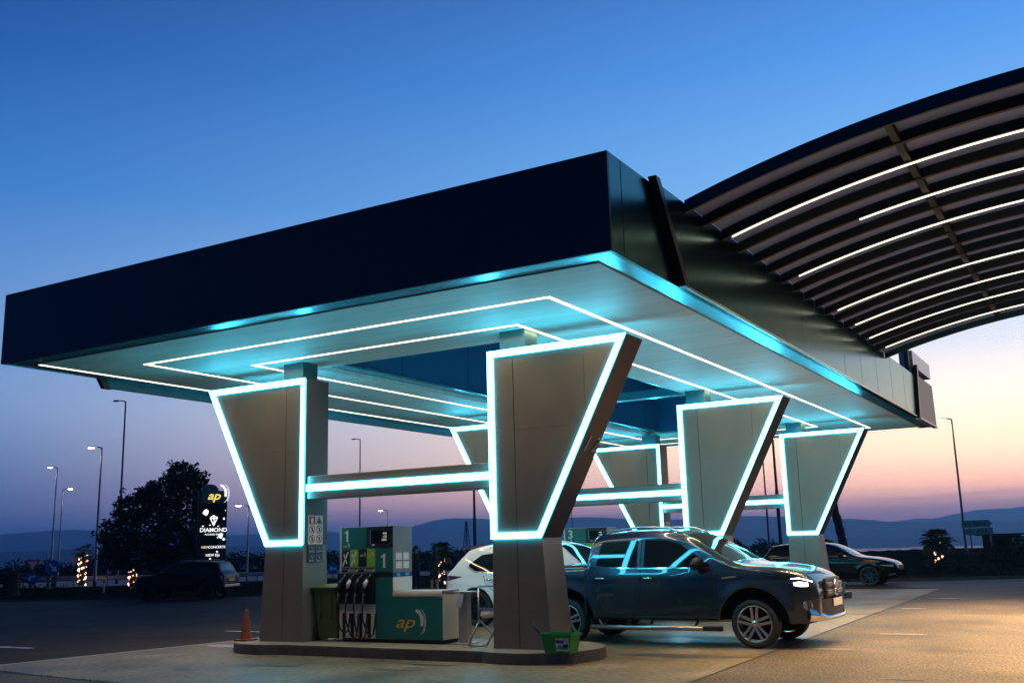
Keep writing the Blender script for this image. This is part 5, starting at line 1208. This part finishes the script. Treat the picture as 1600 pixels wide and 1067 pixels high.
# ------------------------------------------------------------------ people
def person(x, y, label, face, hgt, pose, mats, hair_long=False, cap=False):
    """one skinned body; local frame: +x = the way the figure faces"""
    z = ground_z(x, y) + .003; t = thing('person', (x, y, z), label, 'person', None, R(face)); k = hgt / 1.75
    V = []; E_ = []; RR = []
    def v(p, r, par=None):
        V.append(Vector(p) * k); RR.append(r * k)
        if par is not None: E_.append((par, len(V) - 1))
        return len(V) - 1
    pel = v((0, 0, .95), .145); wa = v((-.01, 0, 1.10), .125, pel); ch = v((.0, 0, 1.27), .15, wa); nk0 = v((-.01, 0, 1.43), .085, ch); nk = v((.01, 0, 1.50), .052, nk0)
    hd = v((.025, 0, 1.60), .085, nk); v((.015, 0, 1.68), .085, hd)
    hands = []
    for sy in (1, -1):
        st = pose['step'] * sy
        hp = v((0, sy * .10, .90), .105, pel); kn = v((.03 + st * .5, sy * .105, .50), .066, hp); an = v((-.01 + st, sy * .11, .09), .044, kn); he = v((.02 + st, sy * .11, .045), .044, an); v((.16 + st, sy * .125, .035), .035, he)
        sh = v((-.01, sy * .175, 1.405), .070, nk0); e, w_ = pose['arm'][0 if sy > 0 else 1]
        el = v(e, .045, sh); wr = v(w_, .031, el); d = (Vector(w_) - Vector(e)).normalized(); hb = v(Vector(w_) + d * .05, .030, wr); hands.append((Vector(w_) + d * .05, d, sy))
    me = bpy.data.meshes.new('person'); me.from_pydata(V, E_, []); bo = bpy.data.objects.new('body', me); col.objects.link(bo); bo.parent = t
    md = bo.modifiers.new('skin', 'SKIN'); md.use_smooth_shade = True
    for sv, r in zip(me.skin_vertices[0].data, RR): sv.radius = (r, r)
    me.skin_vertices[0].data[pel].use_root = True
    ss = bo.modifiers.new('sub', 'SUBSURF'); ss.levels = 2; ss.render_levels = 2
    dg = bpy.context.evaluated_depsgraph_get(); m2 = bpy.data.meshes.new_from_object(bo.evaluated_get(dg)); bo.modifiers.clear(); bo.data = m2; bpy.data.meshes.remove(me)
    # fingers, thumb and face joined into the same mesh
    b = MB()
    for c, d, sy in hands:
        n1 = d.orthogonal().normalized(); n2 = d.cross(n1)
        for i in range(4): s0 = c + n1 * (-.024 + .016 * i) + d * .03; L_ = (.062, .072, .068, .052)[i]; b.tube([s0 * k, (s0 + d * L_ * .55 + n2 * .006) * k, (s0 + d * L_ * .9 + n2 * .025) * k], [.009 * k, .0085 * k, .006 * k], 6)
        s0 = c + n1 * -.03; b.tube([s0 * k, (s0 - n1 * .02 + d * .03) * k, (s0 - n1 * .022 + d * .06 + n2 * .01) * k], [.011 * k, .010 * k, .007 * k], 6)
    b.ball((.118 * k, 0, 1.595 * k), (.022 * k, .014 * k, .022 * k), 8)
    for sy in (1, -1): b.ball((.02 * k, sy * .088 * k, 1.60 * k), (.022 * k, .012 * k, .032 * k), 8); b.ball((.098 * k, sy * .034 * k, 1.625 * k), (.012 * k, .014 * k, .009 * k), 8, 3)
    b.ball((.105 * k, 0, 1.555 * k), (.010 * k, .025 * k, .007 * k), 8, 3)
    bm = bmesh.new(); bm.from_mesh(m2); base = len(bm.verts); vs = [bm.verts.new(p) for p in b.v]
    for f, mi in zip(b.f, b.m):
        try: nf_ = bm.faces.new([vs[i] for i in f]); nf_.material_index = mi; nf_.smooth = True
        except ValueError: pass
    for f in bm.faces:
        if any(w.index >= base or w.index < 0 for w in f.verts): continue
        c = f.calc_center_median() / k; far = math.hypot(c.x, c.y)
        f.material_index = 0 if c.z > 1.47 else (1 if c.z > pose['hem'] else 2)
        if c.z < pose['skirt']: f.material_index = pose['legs']
        if c.z < .075: f.material_index = 3
    bm.to_mesh(m2); bm.free()
    for m in mats: m2.materials.append(m)
    for p in m2.polygons: p.use_smooth = True
    h = MB().grid(lambda u, w: ((.008 + .098 * math.sin(math.pi * w * .62) * math.cos(6.283 * u) - .012) * k, .094 * math.sin(math.pi * w * .62) * math.sin(6.283 * u) * k, (1.63 + .115 * math.cos(math.pi * w * .62)) * k), 18, 8)
    if hair_long: h.ball((-.055 * k, 0, 1.55 * k), (.055 * k, .085 * k, .15 * k), 12)
    h.build('hair', M_hair, t, local=True)
    if cap: MB().grid(lambda u, w: ((.01 + .105 * math.sin(math.pi * w * .5) * math.cos(6.283 * u)) * k, .10 * math.sin(math.pi * w * .5) * math.sin(6.283 * u) * k, (1.66 + .10 * math.cos(math.pi * w * .5)) * k), 18, 6).box(.08 * k, .20 * k, -.07 * k, .07 * k, 1.655 * k, 1.668 * k).build('cap', M_clothd, t, local=True)
    return t
person(-16.1, 20.2, 'man in dark clothes and a cap standing behind the front pump with folded arms', -10, 1.80,
       dict(step=.03, arm=[((.10, .22, 1.16), (.27, -.02, 1.20)), ((.08, -.22, 1.16), (.24, .04, 1.16))], hem=.92, skirt=-1, legs=2), [M_skin, M_clothd, mat('dark_trousers', (.012, .013, .018), .9), M_black], cap=True)
person(-14.15, 18.7, 'woman in a dark dress with bare lower legs, right of the man in a cap', 170, 1.72,
       dict(step=.05, arm=[((.0, .25, 1.13), (.10, .22, .90)), ((.02, -.24, 1.13), (.22, -.15, 1.02))], hem=.5, skirt=.52, legs=0), [M_skin, M_clothd2, M_clothd2, M_black], hair_long=True)
